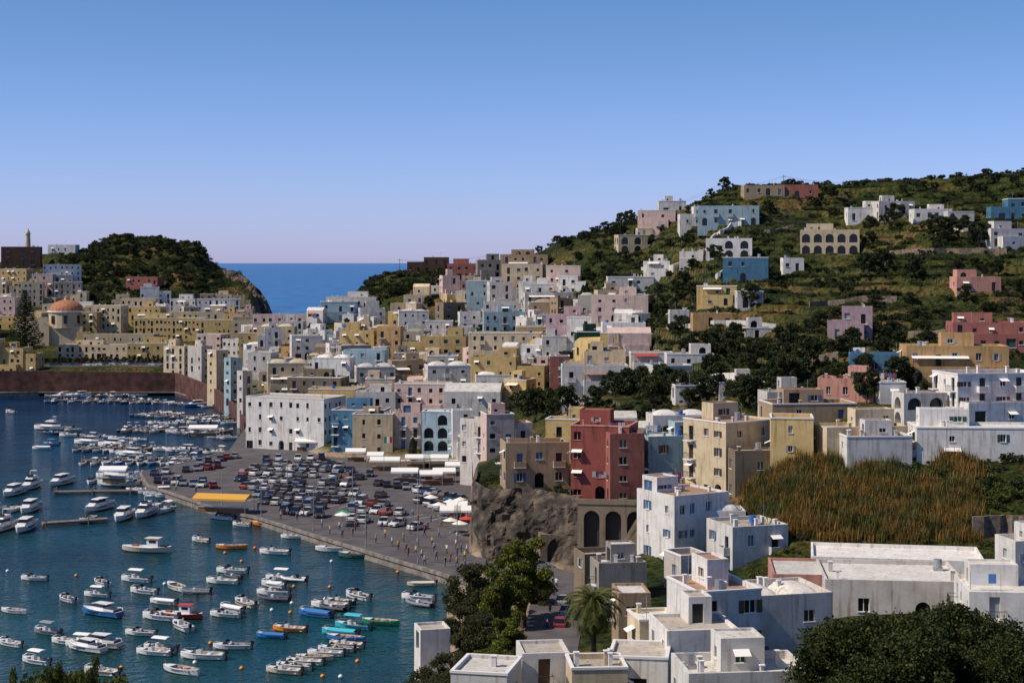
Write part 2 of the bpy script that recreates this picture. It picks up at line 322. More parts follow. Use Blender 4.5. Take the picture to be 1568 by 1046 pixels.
CLO=[plain('laundry_white',(.75,.75,.75),.9),plain('laundry_red',(.45,.06,.05),.9),plain('laundry_blue',(.08,.2,.45),.9)]
def building(name,cx,cy,yaw,wd,dp,z0,zb,zt,ck_,D,roof='flat',dens=1.0,style='',extra=True,sh=None,roofm=None,trim=None,bal=True,annex=None):
    mb=MB(); near_=D<330
    mats=[MATS['wall_'+CN[ck_]],glass,M_trim if trim is None else MATS[trim],roofm or R.choice([M_roofW,M_roofW,M_roofG,M_roofG,M_roofT] if ck_ in 'WVLCQ' else [M_roofG,M_roofW,M_roofT]),M_rail,sh or R.choice(M_sh),M_metal,M_blueT,M_canvasW]+CLO
    h=wd/2; y0=-dp/2; y1=dp/2; H=zt-zb
    big=wd>6.5 and H>5.2 and roof=='flat' and annex is not False and style==''
    xl_,xr_=-h,h
    if big and R.random()<.5:
        cut=wd*R.uniform(.25,.42); hz=zt-R.uniform(1.6,min(3.2,H-2.8))
        if R.random()<.5: volume(mb,-h,-h+cut-.003,y0+R.uniform(0,.8),y1-.5,z0,zb,hz,near_,dens,'',.6); xl_=-h+cut
        else: volume(mb,h-cut+.003,h,y0+R.uniform(0,.8),y1-.5,z0,zb,hz,near_,dens,'',.6); xr_=h-cut
    P=[(xl_,y0),(xr_,y0),(xr_,y1),(xl_,y1)]
    for (a,b,dr) in ((0,1,'f'),(1,2,'r'),(3,0,'l'),(2,3,'b')):
        p,q=P[a],P[b]; L=math.hypot(q[0]-p[0],q[1]-p[1])
        if dr=='b' or dens==0: ops,bl=[],[]
        else: ops,bl,_,_=openings(L,zb,zt,5,near_,dens,style)
        wall(mb,p,q,z0,zt,ops,0)
        if bal and D<560:
            for u,z in bl:
                if dr=='f': balcony(mb,xl_+u,y0,z,min(2.0,L/3),'f',near_,R.random()<.3,0)
                elif dr=='l': balcony(mb,xl_,y1-u,z,min(2.0,L/3),'l',near_,R.random()<.3,0)
                else: balcony(mb,xr_,y0+u,z,min(2.0,L/3),'r',near_,R.random()<.3,0)
    t=.25; pz=zt-R.choice([.3,.45,.7])
    if roof in('flat','domes'):
        I=[(xl_+t,y0+t),(xr_-t,y0+t),(xr_-t,y1-t),(xl_+t,y1-t)]
        for i in range(4):
            j=(i+1)%4; mb.face([(*P[i],zt),(*P[j],zt),(*I[j],zt),(*I[i],zt)],0); mb.face([(*I[i],zt),(*I[j],zt),(*I[j],pz),(*I[i],pz)],0)
        mb.face([(*I[0],pz),(*I[1],pz),(*I[2],pz),(*I[3],pz)],3)
        if R.random()<.4 :
            e=.07;zz0,zz1=zt-.18,zt+.03
            mb.box(xl_-e,xr_+e,y0-e,y0+t-.03,zz0,zz1,2); mb.box(xl_-e,xr_+e,y1-t+.03,y1+e,zz0,zz1,2)
            mb.box(xl_-e+.002,xl_+t-.03,y0+t-.028,y1-t+.028,zz0,zz1-.002,2); mb.box(xr_-t+.03,xr_+e-.002,y0+t-.028,y1-t+.028,zz0,zz1-.002,2)
    if roof=='domes':
        n=max(1,int((xr_-xl_)/4.5)); s=(xr_-xl_-.8)/n
        for i in range(n):
            c=xl_+.4+s*(i+.5); rx=s*.47; ry=dp*.42; hh=min(1.3,rx*.5); N=14;Mm=7; n0=len(mb.v)
            for a in range(Mm+1):
                ph=a/Mm*math.pi/2
                for b in range(N):
                    th=2*math.pi*b/N+math.pi/N
                    sx=math.copysign(abs(math.cos(th))**.55,math.cos(th)); sy=math.copysign(abs(math.sin(th))**.55,math.sin(th))
                    mb.v.append((c+rx*math.cos(ph)*sx,ry*math.cos(ph)*sy,pz+hh*math.sin(ph)))
            for a in range(Mm):
                for b in range(N):
                    mb.f.append((n0+a*N+b,n0+a*N+(b+1)%N,n0+(a+1)*N+(b+1)%N,n0+(a+1)*N+b)); mb.m.append(0)
    if roof=='vault':
        N=10; hh=min(wd,dp)*.22
        pr=[(y0+dp*i/N, zt+hh*math.sin(math.pi*i/N)) for i in range(N+1)]
        for i in range(N): mb.face([(-h,*pr[i]),(h,*pr[i]),(h,*pr[i+1]),(-h,*pr[i+1])],0)
        mb.face([(-h,*p) for p in pr],0); mb.face([(h,*p) for p in pr][::-1],0)
    if annex or (annex is None and wd>5 and H>4.4 and style=='' and R.random()<.5):
        aw=(xr_-xl_)*R.uniform(.4,.95); ad=R.uniform(1.8,3.4); a0=R.uniform(xl_,xr_-aw); ah=min(3.6,H*.55)
        volume(mb,a0,a0+aw,y0-ad,y0-.003,z0,zb,zb+ah,near_,dens*.9,'',.75,False)
        if R.random()<.3:
            for px_ in (a0+.4,a0+aw*.6): mb.tube([(px_,y0-ad+.35,zb+ah-.7),(px_,y0-ad+.35,zb+ah+1.5)],[.05,.05],5,4)
            mb.face([(a0+.2,y0-ad+.2,zb+ah+1.5),(a0+aw*.6+.2,y0-ad+.2,zb+ah+1.5),(a0+aw*.6+.2,y0-.01,zb+ah+1.9),(a0+.2,y0-.01,zb+ah+1.9)],R.choice([8,8,10,3]))
    W_=xr_-xl_
    if extra and roof in('flat','domes') and W_>4 and dp>3.5:
        if R.random()<.5 and roof=='flat' and W_>5.5:
            bw=W_*R.uniform(.3,.55); a=R.uniform(xl_+.4,xr_-bw-.4); bd=min(dp-1.2,R.uniform(2.4,4)); b=y1-bd-.3
            volume(mb,a,a+bw,b,b+bd,pz+.002,pz,pz+R.uniform(2.1,2.8),near_,1.0,'',.2)
        for _ in range(R.randint(1,3 if D>300 else 5)):
            a=R.uniform(xl_+.4,xr_-.9); b=R.uniform(y0+.4,y1-.9); hh=R.uniform(.5,1.2); s_=R.uniform(.3,.5); mb.box(a,a+s_,b,b+s_,pz+.003,zt+hh*.6,R.choice([0,2,0])); mb.box(a-.06,a+s_+.06,b-.06,b+s_+.06,zt+hh*.6+.002,zt+hh*.6+.09,2)
        if R.random()<.3:
            a=R.uniform(xl_+1,xr_-1); b=R.uniform(y0+1,y1-1); mb.tube([(a,b,pz+.35),(a,b,pz+1.25)],[.45,.45],12,R.choice([6,6,7])); mb.box(a-.5,a+.5,b-.5,b+.5,pz+.004,pz+.34,6)
        if R.random()<.6:
            a=R.uniform(xl_+.5,xr_-.5); b=R.uniform(y0+.5,y1-.5); mb.tube([(a,b,pz),(a,b,zt+2.2)],[.03,.03],4,6); mb.box(a-.6,a+.6,b-.015,b+.015,zt+1.9,zt+1.93,6); mb.box(a-.4,a+.4,b-.015,b+.015,zt+1.6,zt+1.63,6)
        if R.random()<.3 and near_:
            b=R.uniform(y0+1,y1-1); mb.tube([(xl_+.6,b,pz),(xl_+.6,b,pz+1.8)],[.03,.03],4,6); mb.tube([(xl_+3.6,b,pz),(xl_+3.6,b,pz+1.8)],[.03,.03],4,6)
            x_=xl_+.8
            while x_<xl_+3.2: ww=R.uniform(.4,.8); mb.box(x_,x_+ww,b-.01,b+.01,pz+1.7-R.uniform(.6,1.1),pz+1.7,R.choice([9,9,10,11])); x_+=ww+.1
    FOOT.append((cx,cy,yaw,wd,dp,zb))
    return mb.obj(name,mats,(cx,cy,0),yaw)
def B(xl,xr,yt,yb,c,yaw=0,D=None,dp=None,name=None,Dmin=None,**kw):
    xc=(xl+xr)/2
    if Dmin is None: Dmin=600 if xl<365 else (385 if xr<760 else 140)
    if D is None: D,_=hit(xc,yb,Dmin)
    zb=ZY(yb,D); zt=ZY(yt,D); a=math.radians(yaw); Wp=(xr-xl)/F*D
    if dp is None: dp=min(9,max(5,Wp*.6))
    if abs(a)>.03 : dp=min(dp,Wp*.55/abs(math.sin(a)))
    wd=max(2.5,(Wp-dp*abs(math.sin(a)))/math.cos(a))
    H=zt-zb
    if H<2.6: zt=zb+2.8
    X,Y=XY(xc,D); off=(dp/2*math.cos(a)+wd/2*abs(math.sin(a))*.6); Y2=Y+off; X2=(xc-CX)/F*Y2
    X2=X+ (X2-X)*.5
    zs=[tz(X2+i*4,max(60,Y2+j*4)) for i in(-1,0,1) for j in (-1,0,1)]
    z0=max(min(zs)-3,zb-14); z0=min(z0,zb-.5)
    return building(name or CN[c]+'_house',X2,Y2,a,wd,dp,z0,zb,zt,c,D,**kw)
# --- headland & church quarter
B(0,62,378,406,'K',10,name='brown_hilltop_house',annex=False,dens=.5); B(75,117,375,388,'W',0)
for a in [(0,48,412,442,'Y',-10),(62,124,405,432,'W',15),(50,82,420,452,'Q',0),(-40,12,430,470,'C',0),(12,66,432,470,'C',10),(80,125,432,462,'G',10),(-30,25,455,500,'Q',0),(-60,-10,470,520,'Y',10),
 (193,247,424,448,'D',-8),(212,262,440,466,'W',10),(186,240,457,480,'C',0),(240,300,458,478,'W',0),(262,302,470,490,'C',20),(300,368,458,485,'W',8),(345,388,474,492,'Q',0),
 (132,192,468,516,'C',-8),(110,150,478,520,'Y',0),(188,250,470,500,'Y',-5),(250,345,478,500,'C',0),
 (-60,0,520,572,'Y',-5),(0,62,533,572,'Y',-8),(-140,-60,500,572,'C',0)]:
    B(*a,dens=1.15)
for a in [(205,318,487,522,'Y',-5),(300,392,490,524,'Y',-6),(88,200,528,550,'C',-4),(196,272,526,552,'Y',-4),(128,240,512,540,'C',-4)]: B(*a,dens=1.3,annex=False,bal=False)
# curved quay row (stands right behind the curved harbour wall)
for a,D_ in [((250,292,530,588,'C',-18),622),((286,324,530,596,'V',-36),594),((316,348,536,606,'C',-42),560),((342,370,548,622,'L',-46),524),((362,386,568,640,'V',-48),490),((300,350,512,545,'Q',-20),640),((340,392,520,560,'V',-26),610),((372,412,536,580,'W',-20),560)]:
    B(*a,D=D_,dens=1.25,annex=False)
# --- town, far/mid rows
for a in [(386,478,482,512,'Q',4),(392,432,503,560,'W',10),(396,452,500,535,'C',0,'domes'),(440,522,514,552,'V',12),(428,492,492,515,'W',0),(488,548,462,492,'L',6),(500,577,455,486,'V',0),(546,612,472,502,'W',10),(520,577,506,548,'Y',-6),(577,617,500,550,'O',-8),
 (617,717,515,560,'Y',-4),(717,832,510,555,'C',-6),(608,657,476,512,'W',6,'domes'),(652,722,492,522,'V',0),(700,752,478,506,'W',8),(598,655,452,478,'C',0),
 (526,594,536,580,'L',-6),(592,652,552,592,'T',14),(478,542,548,600,'W',-8,'domes'),(540,606,562,604,'V',10,'domes'),(604,656,540,585,'G',0),
 (648,722,560,606,'W',10,'domes'),(655,720,545,590,'V',0),(720,842,547,612,'Y',-10),(725,800,574,618,'W',5,'domes'),(842,872,545,592,'D',0),(862,962,538,596,'C',-5),(860,962,560,606,'W',0),
 (380,447,540,590,'V',-10),(405,475,556,606,'C',10,'domes'),(440,532,578,628,'S',-10),(446,500,560,600,'V',0),(472,552,596,640,'Y',-8),(545,606,600,645,'V',0),(604,692,588,640,'Q',-8),(680,772,600,645,'W',-6,'vault'),(560,620,580,620,'C',0),
 (622,688,394,418,'K',3),(685,735,404,428,'D',0),(728,768,398,428,'G',8),(766,844,390,425,'T',-8),(672,722,422,458,'Q',12),(714,770,430,470,'L',-6),(745,802,432,474,'V',8),(768,836,405,446,'C',-8),(836,892,407,448,'Q',-6),(800,850,435,465,'W',0),
 (836,928,482,516,'M',-3),(738,842,478,512,'L',4),(740,800,462,490,'W',0),(798,882,448,478,'V',8),(905,998,452,496,'Q',-8),(880,922,508,548,'E',6),(922,988,494,530,'W',0),(790,840,500,530,'Y',0),(830,890,515,550,'W',0),(845,905,500,520,'V',10)]:
    kw={}
    if len(a)>6: kw['roof']=a[6]
    B(*a[:6],**kw)
# --- waterfront row
B(373,527,610,692,'W',-22,dp=12,dens=1.25,name='white_waterfront_house',D=418,annex=False,sh=M_sh[4])
B(508,596,628,702,'B',-8,D=408,annex=False); B(540,604,634,700,'C',-4,D=403,dp=5,annex=False); B(588,652,632,706,'Q',-10,D=404,sh=M_sh[2],annex=False); B(646,714,630,712,'L',-6,D=397,style='arch'); B(704,762,642,742,'V',-34,D=352,dens=1.2,annex=False)
B(735,816,634,700,'Q',12,D=345,Dmin=262); B(690,745,628,700,'W',6,D=392)
B(560,720,716,724,'T',2,D=386,dp=5,name='restaurant_terrace',extra=False,dens=0)
# --- hill houses
for a in [(942,1006,360,388,'C',6,{'style':'arch'}),(976,1040,322,352,'Q',-10,{}),(1040,1104,316,346,'W',0,{}),(1068,1165,315,346,'L',-6,{}),(1008,1050,308,328,'W',0,{}),(1138,1200,284,300,'T',0,{}),(1190,1256,283,304,'D',-8,{}),
 (1080,1156,365,396,'W',-8,{'style':'arch'}),(1106,1182,394,432,'B',-10,{'annex':False,'dens':.8}),(1066,1132,438,468,'Y',-8,{}),(1128,1168,446,472,'W',0,{}),(985,1030,400,425,'W',-12,{}),(1040,1080,385,410,'W',-10,{}),(930,1000,424,452,'W',0,{}),
 (1225,1322,352,390,'C',-12,{'style':'arch','dp':9}),(1297,1342,318,338,'W',0,{}),(1338,1400,308,336,'V',8,{}),(1398,1456,320,338,'W',0,{}),(1450,1490,324,340,'W',0,{}),(1516,1590,304,338,'B',-6,{}),(1506,1575,350,378,'W',10,{}),
 (1462,1530,424,446,'P',0,{}),(1198,1230,395,415,'W',0,{}),(1266,1342,470,520,'M',-12,{}),(1456,1580,494,532,'D',-6,{}),(1300,1392,542,576,'B',-10,{}),(1385,1545,530,590,'O',-5,{'dens':.9}),(1252,1352,580,616,'P',-18,{}),
 (1345,1385,585,618,'W',0,{}),(1440,1600,572,648,'W',12,{'dens':.9,'annex':True}),(1372,1450,602,652,'V',10,{'style':'arch'}),(1020,1092,542,562,'W',0,{}),(1060,1120,480,500,'O',0,{}),(1025,1055,475,492,'W',0,{}),
 (1165,1250,600,632,'V',8,{}),(1170,1310,618,648,'T',6,{'dens':.6}),(1030,1100,590,612,'W',4,{'dens':.3}),(1100,1170,585,606,'V',0,{'dens':.3}),(965,1030,540,572,'V',0,{}),(990,1060,560,590,'W',12,{}),(1140,1180,505,520,'W',0,{})]:
    B(*a[:6],Dmin=262,**a[6])
# --- nearer quarter
B(1400,1600,655,712,'W',-4,D=236,dp=8,dens=.9,annex=False)
B(765,872,678,748,'T',8,D=272,dens=.9,roofm=M_roofT,annex=False); B(835,908,642,700,'Y',-12,D=300); B(905,975,640,700,'V',0,D=300,roof='vault')
B(873,982,652,770,'R',-14,D=262,dp=9,dens=1.2,sh=M_sh[3],trim='wall_pink',annex=False); B(925,986,664,772,'D',8,D=259,dp=6,dens=1.2,annex=False)
B(978,1078,668,772,'L',12,D=264,dens=1.,annex=False,trim='roof_white'); B(992,1090,636,700,'W',6,D=300,roof='domes'); B(955,1010,655,690,'W',0,D=310,roof='vault')
B(1050,1192,646,768,'C',34,D=248,dp=10,dens=.95,sh=M_sh[4],name='cream_corner_house',annex=False); B(1118,1190,690,772,'S',8,D=243,dp=4,dens=.7,annex=False)
B(1178,1252,640,730,'Y',-8,D=241,dens=.9,dp=7,annex=False,extra=False); B(1248,1390,654,735,'C',10,D=240,dens=.6,annex=False,dp=7); B(1228,1318,636,690,'C',8,D=285,roof='vault')
B(1290,1395,668,728,'W',4,D=236,dens=.5,annex=False,dp=5)
B(978,1118,758,872,'W',30,D=222,dp=9,dens=1.1,name='white_terraced_house',roofm=M_roofT,annex=False); B(1002,1065,742,800,'Y',10,D=236,dp=6,annex=False); B(1088,1207,806,888,'W',18,D=212,dp=8,dens=.9,annex=False); B(1064,1140,782,840,'W',0,D=224,roof='domes',annex=False); B(1020,1085,850,900,'V',20,D=205,annex=False)
B(880,950,848,908,'S',14,D=212,dens=.7,roofm=M_roofG,annex=False,extra=False); B(905,990,862,930,'G',10,D=204,dens=.6,annex=False); B(940,995,908,1000,'T',4,D=188,dens=.5,dp=6,roofm=M_roofW,annex=False,extra=False)
# flat roofed foreground
B(1178,1272,880,940,'P',-6,D=176,dp=10,dens=.3,roofm=M_roofW,name='salmon_flat_roofed_house',annex=False,extra=False); B(1256,1485,890,960,'V',-6,D=171,dp=12,dens=.5,roofm=M_roofW,annex=False); B(1240,1520,858,900,'W',-10,D=190,dens=.1,dp=10,roofm=M_roofW,annex=False,extra=False)
B(1476,1640,908,985,'W',-6,D=160,dens=1,dp=9,annex=False); B(1536,1640,828,912,'W',10,D=185,dens=1,annex=False)
B(1028,1165,905,1046,'W',16,D=152,dp=8,dens=1.2,name='white_foreground_house',annex=False,roofm=M_roofT); B(1100,1275,912,1030,'V',14,D=160,dp=8,dens=1.1,annex=False,roof='domes'); B(1000,1130,965,1075,'W',8,D=142,dp=7,dens=1,annex=False,roofm=M_roofG)
B(964,1040,948,1050,'C',10,D=160,dens=.9,annex=False); B(930,1035,1006,1080,'W',-8,D=138,dp=6,annex=False,extra=False,roofm=M_roofG); B(1035,1240,1030,1110,'W',6,D=130,dp=7,dens=.8,annex=False,roofm=M_roofW)
B(790,872,1000,1090,'W',6,D=140,dp=5,dens=.8,extra=False,annex=False); B(868,960,1022,1100,'C',4,D=135,dens=.8,roofm=M_roofG,annex=False)
B(690,800,1030,1110,'W',-12,D=134,dp=6,dens=.5,roofm=M_roofW,annex=False); B(632,690,978,1000,'W',14,D=192,dp=4,dens=.5,name='white_beach_house',extra=False,annex=False)
# arched retaining wall
def special():
    D=252; x0,_=XY(884,D); x1,_=XY(978,D)
    mb=MB(); L=x1-x0+1.5; zt=ZY(770,D); 
    n=3; s=(L-1)/n
    ops=[(0.5+s*i+.45,0.5+s*(i+1)-.45,3.0,zt-1.0,'a',1) for i in range(n)]
    for (p,q,o) in (((0,0),(L,0),ops),((L,0),(L,5),[]),((0,5),(0,0),[]),((L,5),(0,5),[])): wall(mb,p,q,0,zt,o,0)
    mb.face([(0,0,zt),(L,0,zt),(L,5,zt),(0,5,zt)],3)
    mb.box(-.1,L+.1,-.12,.2,zt+.002,zt+.8,0)
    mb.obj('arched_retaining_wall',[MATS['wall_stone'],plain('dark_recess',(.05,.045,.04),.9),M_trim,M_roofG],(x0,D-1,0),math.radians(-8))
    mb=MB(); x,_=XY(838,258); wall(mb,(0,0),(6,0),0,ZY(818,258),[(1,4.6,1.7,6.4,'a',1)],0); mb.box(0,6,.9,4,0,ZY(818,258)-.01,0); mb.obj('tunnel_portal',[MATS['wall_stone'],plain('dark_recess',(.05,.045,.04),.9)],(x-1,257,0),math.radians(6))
special()
# --- church
def church():
    D,_=hit(80,528,600); X,Y=XY(80,D); zb=ZY(530,D); mb=MB(); s=D/F
    def z(py): return ZY(py,D)
    W2=42*s
    wall(mb,(-W2,0),(-W2+34*s,0),zb-4,z(500),[(10*s-.9,10*s+.9,zb,zb+3,'A',1),(24*s-.6,24*s+.6,zb+4,zb+5.6,'w',1)],0)
    mb.face([(-W2-.3,0-.01,z(500)),(-W2+34*s+.3,-.01,z(500)),(-W2+17*s,-.01,z(487))],0)
    mb.face([(-W2-.3,0,z(500)),(-W2+17*s,0,z(487)),(-W2+17*s,14,z(487)),(-W2-.3,14,z(500))],3); mb.face([(-W2+34*s+.3,0,z(500)),(-W2+34*s+.3,14,z(500)),(-W2+17*s,14,z(487)),(-W2+17*s,0,z(487))],3)
    mb.box(-W2,-W2+34*s-.01,.3,14,zb-4,z(500)-.02,0)
    mb.box(-W2+34*s,W2,1.2,14,zb-4,z(500),0)
    c=(12*s,7.5)
    mb.tube([(c[0],c[1],z(500)-1),(c[0],c[1],z(478))],[27*s,27*s],20,0); mb.tube([(c[0],c[1],z(479)),(c[0],c[1],z(477))],[29*s,29*s],20,2)
    N=12; pts=[(c[0],c[1],z(477)+math.sin(i/N*1.5)*17*s) for i in range(N+1)]; mb.tube(pts,[26*s*math.cos(i/N*1.5) for i in range(N+1)],24,4)
    mb.tube([(c[0],c[1],z(461)),(c[0],c[1],z(456))],[1.2,1.1],8,0); mb.tube([(c[0],c[1],z(456)),(c[0],c[1],z(453))],[1.3,.1],8,4)
    for k in range(8):
        a=k/8*6.283+.2; mb.rot_box((c[0]+27.1*s*math.cos(a),c[1]+27.1*s*math.sin(a)),a,.5,1.6,z(496),z(484),1)
    mb.obj('domed_church',[MATS['wall_cream'],glass,M_trim,M_roofG,plain('orange_dome_tiles',(.38,.16,.08),.8,var=.35,scale=1.2)],(X,Y+3,0),0)
    FOOT.append((X,Y+8,0,2*W2,16,zb))
    D2,_=hit(42,400,600); X,Y=XY(42,D2); zz=ZY(380,D2); mb=MB()
    mb.tube([(0,0,zz-8),(0,0,zz+.2),(0,0,zz+.3),(0,0,ZY(357,D2)),(0,0,ZY(356,D2)),(0,0,ZY(350,D2))],[2.6,2.2,1.5,1.2,1.2,.1],12,0); mb.tube([(0,0,ZY(359,D2)),(0,0,ZY(358,D2))],[1.7,1.7],12,0)
    mb.obj('lighthouse_tower',[MATS['wall_cream']],(X,Y+1,0))
church()
# --- filler houses in the dense town
def inside(cx,cy,r,k=.62):
    for f in FOOT:
        if math.hypot(cx-f[0],cy-f[1])<(r+max(f[3],f[4])/2)*k: return True
    return False
xs=[385,450,500,560,650,760,850,930,1000]; top=[500,498,492,498,452,440,455,445,470]; bot=[600,610,628,630,620,632,600,590,560]
cnt=0
for _ in range(1400):
    if cnt>=118: break
    x=R.uniform(385,985); y=R.uniform(np.interp(x,xs,top),np.interp(x,xs,bot))
    D,z=hit(x,y,385 if x<760 else 290); X,Y=XY(x,D)
    if inside(X,Y+4,4.5,.68): continue
    wpx=R.uniform(5,12)*F/D; hpx=R.choice([2.9,3.2,3.5,4.6,5.8,6.4])*F/D
    B(x-wpx/2,x+wpx/2,y-hpx,y,R.choice('WWWWWVVVLCCCTQQGYYSO'),R.choice([-22,-12,-6,0,8,20,30]),roof=R.choice(['flat','flat','flat','domes','vault'])); cnt+=1
for _ in range(300):
    if cnt>=148: break
    x=R.uniform(0,380); y=R.uniform(465,520); D,z=hit(x,y,640); X,Y=XY(x,D)
    if inside(X,Y+4,5,.75): continue
    wpx=R.uniform(8,14)*F/D; hpx=R.choice([3.5,6,6.4])*F/D
    B(x-wpx/2,x+wpx/2,y-hpx,y,R.choice('WCCYYT'),R.choice([-10,0,6])); cnt+=1
# ------------------------------------------------------------------ terrain mesh
pxs=np.arange(-500,2101,4.0); Ds=np.concatenate([np.arange(5,165,4.0),np.arange(165,290,1.0),np.arange(290,640,.7),np.arange(640,700,1.0),np.arange(700,1120,3.0)])
PX,DD=np.meshgrid(pxs,Ds); Z=ter(PX,DD); X=(PX-CX)/F*DD; Y=DD
for (cx,cy,yaw,wd,dp,zb) in FOOT:
    r=max(wd,dp)
    j0=np.searchsorted(Ds,cy-r); j1=np.searchsorted(Ds,cy+r)
    if j1<=j0: continue
    dx=X[j0:j1]-cx; dy=Y[j0:j1]-cy; c,s=math.cos(-yaw),math.sin(-yaw); lx=dx*c-dy*s; ly=dx*s+dy*c
    m=(abs(lx)<wd/2+.2)&(abs(ly)<dp/2+.2); Zs=Z[j0:j1]; Zs[m]=np.minimum(Zs[m],zb-.1)
nr,nc=Z.shape
co=np.stack([X,Y,Z],-1).reshape(-1,3).astype(np.float32)
idx=np.arange(nr*nc).reshape(nr,nc); q=np.stack([idx[:-1,:-1],idx[:-1,1:],idx[1:,1:],idx[1:,:-1]],-1).reshape(-1,4)
me=bpy.data.meshes.new("terrain"); me.vertices.add(len(co)); me.vertices.foreach_set("co",co.ravel())
me.loops.add(q.size); me.loops.foreach_set("vertex_index",q.ravel().astype(np.int32)); me.polygons.add(len(q))
me.polygons.foreach_set("loop_start",np.arange(0,q.size,4,dtype=np.int32)); me.update(calc_edges=True)
me.polygons.foreach_set("use_smooth",np.ones(len(q),bool))
m,t,b=newmat("hillside_ground"); b.inputs["Roughness"].default_value=.95; b.inputs["Specular IOR Level"].default_value=.1
g=t.nodes.new("ShaderNodeNewGeometry")
def nz(scale,det=6,src=None):
    n=t.nodes.new("ShaderNodeTexNoise"); n.inputs["Scale"].default_value=scale; n.inputs["Detail"].default_value=det; t.links.new(g.outputs["Position"],n.inputs["Vector"]); return n
def ramp(src,els):
    r=t.nodes.new("ShaderNodeValToRGB"); 
    while len(r.color_ramp.elements)<len(els): r.color_ramp.elements.new(.5)
    for e,(p,c) in zip(r.color_ramp.elements,els): e.position=p; e.color=(*c,1)
    t.links.new(src,r.inputs["Fac"]); return r
def mix(f,a,b_,bt='MIX'):
    x=t.nodes.new("ShaderNodeMix"); x.data_type='RGBA'; x.blend_type=bt
    if isinstance(f,float): x.inputs[0].default_value=f
    else: t.links.new(f,x.inputs[0])
    t.links.new(a,x.inputs[6]); t.links.new(b_,x.inputs[7]); return x.outputs[2]
veg=ramp(nz(.045,9).outputs["Fac"],[(.36,(.015,.026,.008)),(.49,(.035,.048,.011)),(.58,(.075,.068,.022)),(.67,(.14,.09,.04))])
fine=ramp(nz(.9,8).outputs["Fac"],[(.38,(.3,.3,.28)),(.62,(1.3,1.25,1.1))])
vegf=mix(1.0,veg.outputs[0],fine.outputs[0],'MULTIPLY')
rock=ramp(nz(.35,9).outputs["Fac"],[(.3,(.04,.032,.022)),(.5,(.11,.085,.058)),(.7,(.20,.155,.11))])
sep=t.nodes.new("ShaderNodeSeparateXYZ"); t.links.new(g.outputs["Normal"],sep.inputs[0])
ab=t.nodes.new("ShaderNodeMath"); ab.operation='ABSOLUTE'; t.links.new(sep.outputs[2],ab.inputs[0])
sl_=ramp(ab.outputs[0],[(.5,(1,1,1)),(.72,(0,0,0))])
c1=mix(sl_.outputs[0],vegf,rock.outputs[0])
sp=t.nodes.new("ShaderNodeSeparateXYZ"); t.links.new(g.outputs["Position"],sp.inputs[0])
mr=t.nodes.new("ShaderNodeMapRange"); mr.inputs[1].default_value=2.0; mr.inputs[2].default_value=3.2; mr.inputs[3].default_value=1; mr.inputs[4].default_value=0; t.links.new(sp.outputs[2],mr.inputs[0])
sand=ramp(nz(.5,5).outputs["Fac"],[(.3,(.22,.16,.11)),(.7,(.36,.28,.20))])
c2=mix(mr.outputs[0],c1,sand.outputs[0])
t.links.new(c2,b.inputs["Base Color"])
bp=t.nodes.new("ShaderNodeBump"); bp.inputs["Strength"].default_value=1; bp.inputs["Distance"].default_value=.6; t.links.new(nz(1.3,9).outputs["Fac"],bp.inputs["Height"]); t.links.new(bp.outputs[0],b.inputs["Normal"])
me.materials.append(m); put("hillside_terrain",me)
# ------------------------------------------------------------------ sea
m,t,b=newmat("sea_water"); b.inputs["Roughness"].default_value=.08; b.inputs["IOR"].default_value=1.33
g=t.nodes.new("ShaderNodeNewGeometry")
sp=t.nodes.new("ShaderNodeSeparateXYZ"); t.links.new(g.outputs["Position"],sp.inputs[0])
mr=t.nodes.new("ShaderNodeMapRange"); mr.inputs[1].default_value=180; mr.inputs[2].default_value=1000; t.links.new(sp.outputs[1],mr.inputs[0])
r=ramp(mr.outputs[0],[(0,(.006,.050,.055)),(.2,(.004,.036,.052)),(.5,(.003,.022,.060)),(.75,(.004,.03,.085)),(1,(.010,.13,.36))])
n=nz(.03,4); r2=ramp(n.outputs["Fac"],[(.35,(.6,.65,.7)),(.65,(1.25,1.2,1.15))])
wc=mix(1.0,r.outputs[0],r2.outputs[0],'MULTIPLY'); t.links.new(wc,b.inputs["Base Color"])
n1=nz(.9,4); n2=nz(.12,3); ad=t.nodes.new("ShaderNodeMath"); ad.operation='MULTIPLY_ADD'; ad.inputs[1].default_value=2.5; t.links.new(n2.outputs["Fac"],ad.inputs[0]); t.links.new(n1.outputs["Fac"],ad.inputs[2])
bp=t.nodes.new("ShaderNodeBump"); bp.inputs["Strength"].default_value=1; bp.inputs["Distance"].default_value=.42; t.links.new(ad.outputs[0],bp.inputs["Height"]); t.links.new(bp.outputs[0],b.inputs["Normal"])
df=t.nodes.new("ShaderNodeBsdfDiffuse"); t.links.new(wc,df.inputs[0]); mxs=t.nodes.new("ShaderNodeMixShader")
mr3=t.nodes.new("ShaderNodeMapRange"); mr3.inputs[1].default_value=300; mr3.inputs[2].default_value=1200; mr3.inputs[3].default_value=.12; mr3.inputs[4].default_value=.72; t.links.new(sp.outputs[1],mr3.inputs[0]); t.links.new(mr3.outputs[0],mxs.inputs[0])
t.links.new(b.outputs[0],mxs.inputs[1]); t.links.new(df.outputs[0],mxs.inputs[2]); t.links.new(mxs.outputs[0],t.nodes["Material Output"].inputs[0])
mb=MB(); mb.face([(-60000,-2000,0),(60000,-2000,0),(60000,90000,0),(-60000,90000,0)]); mb.obj("sea",[m])
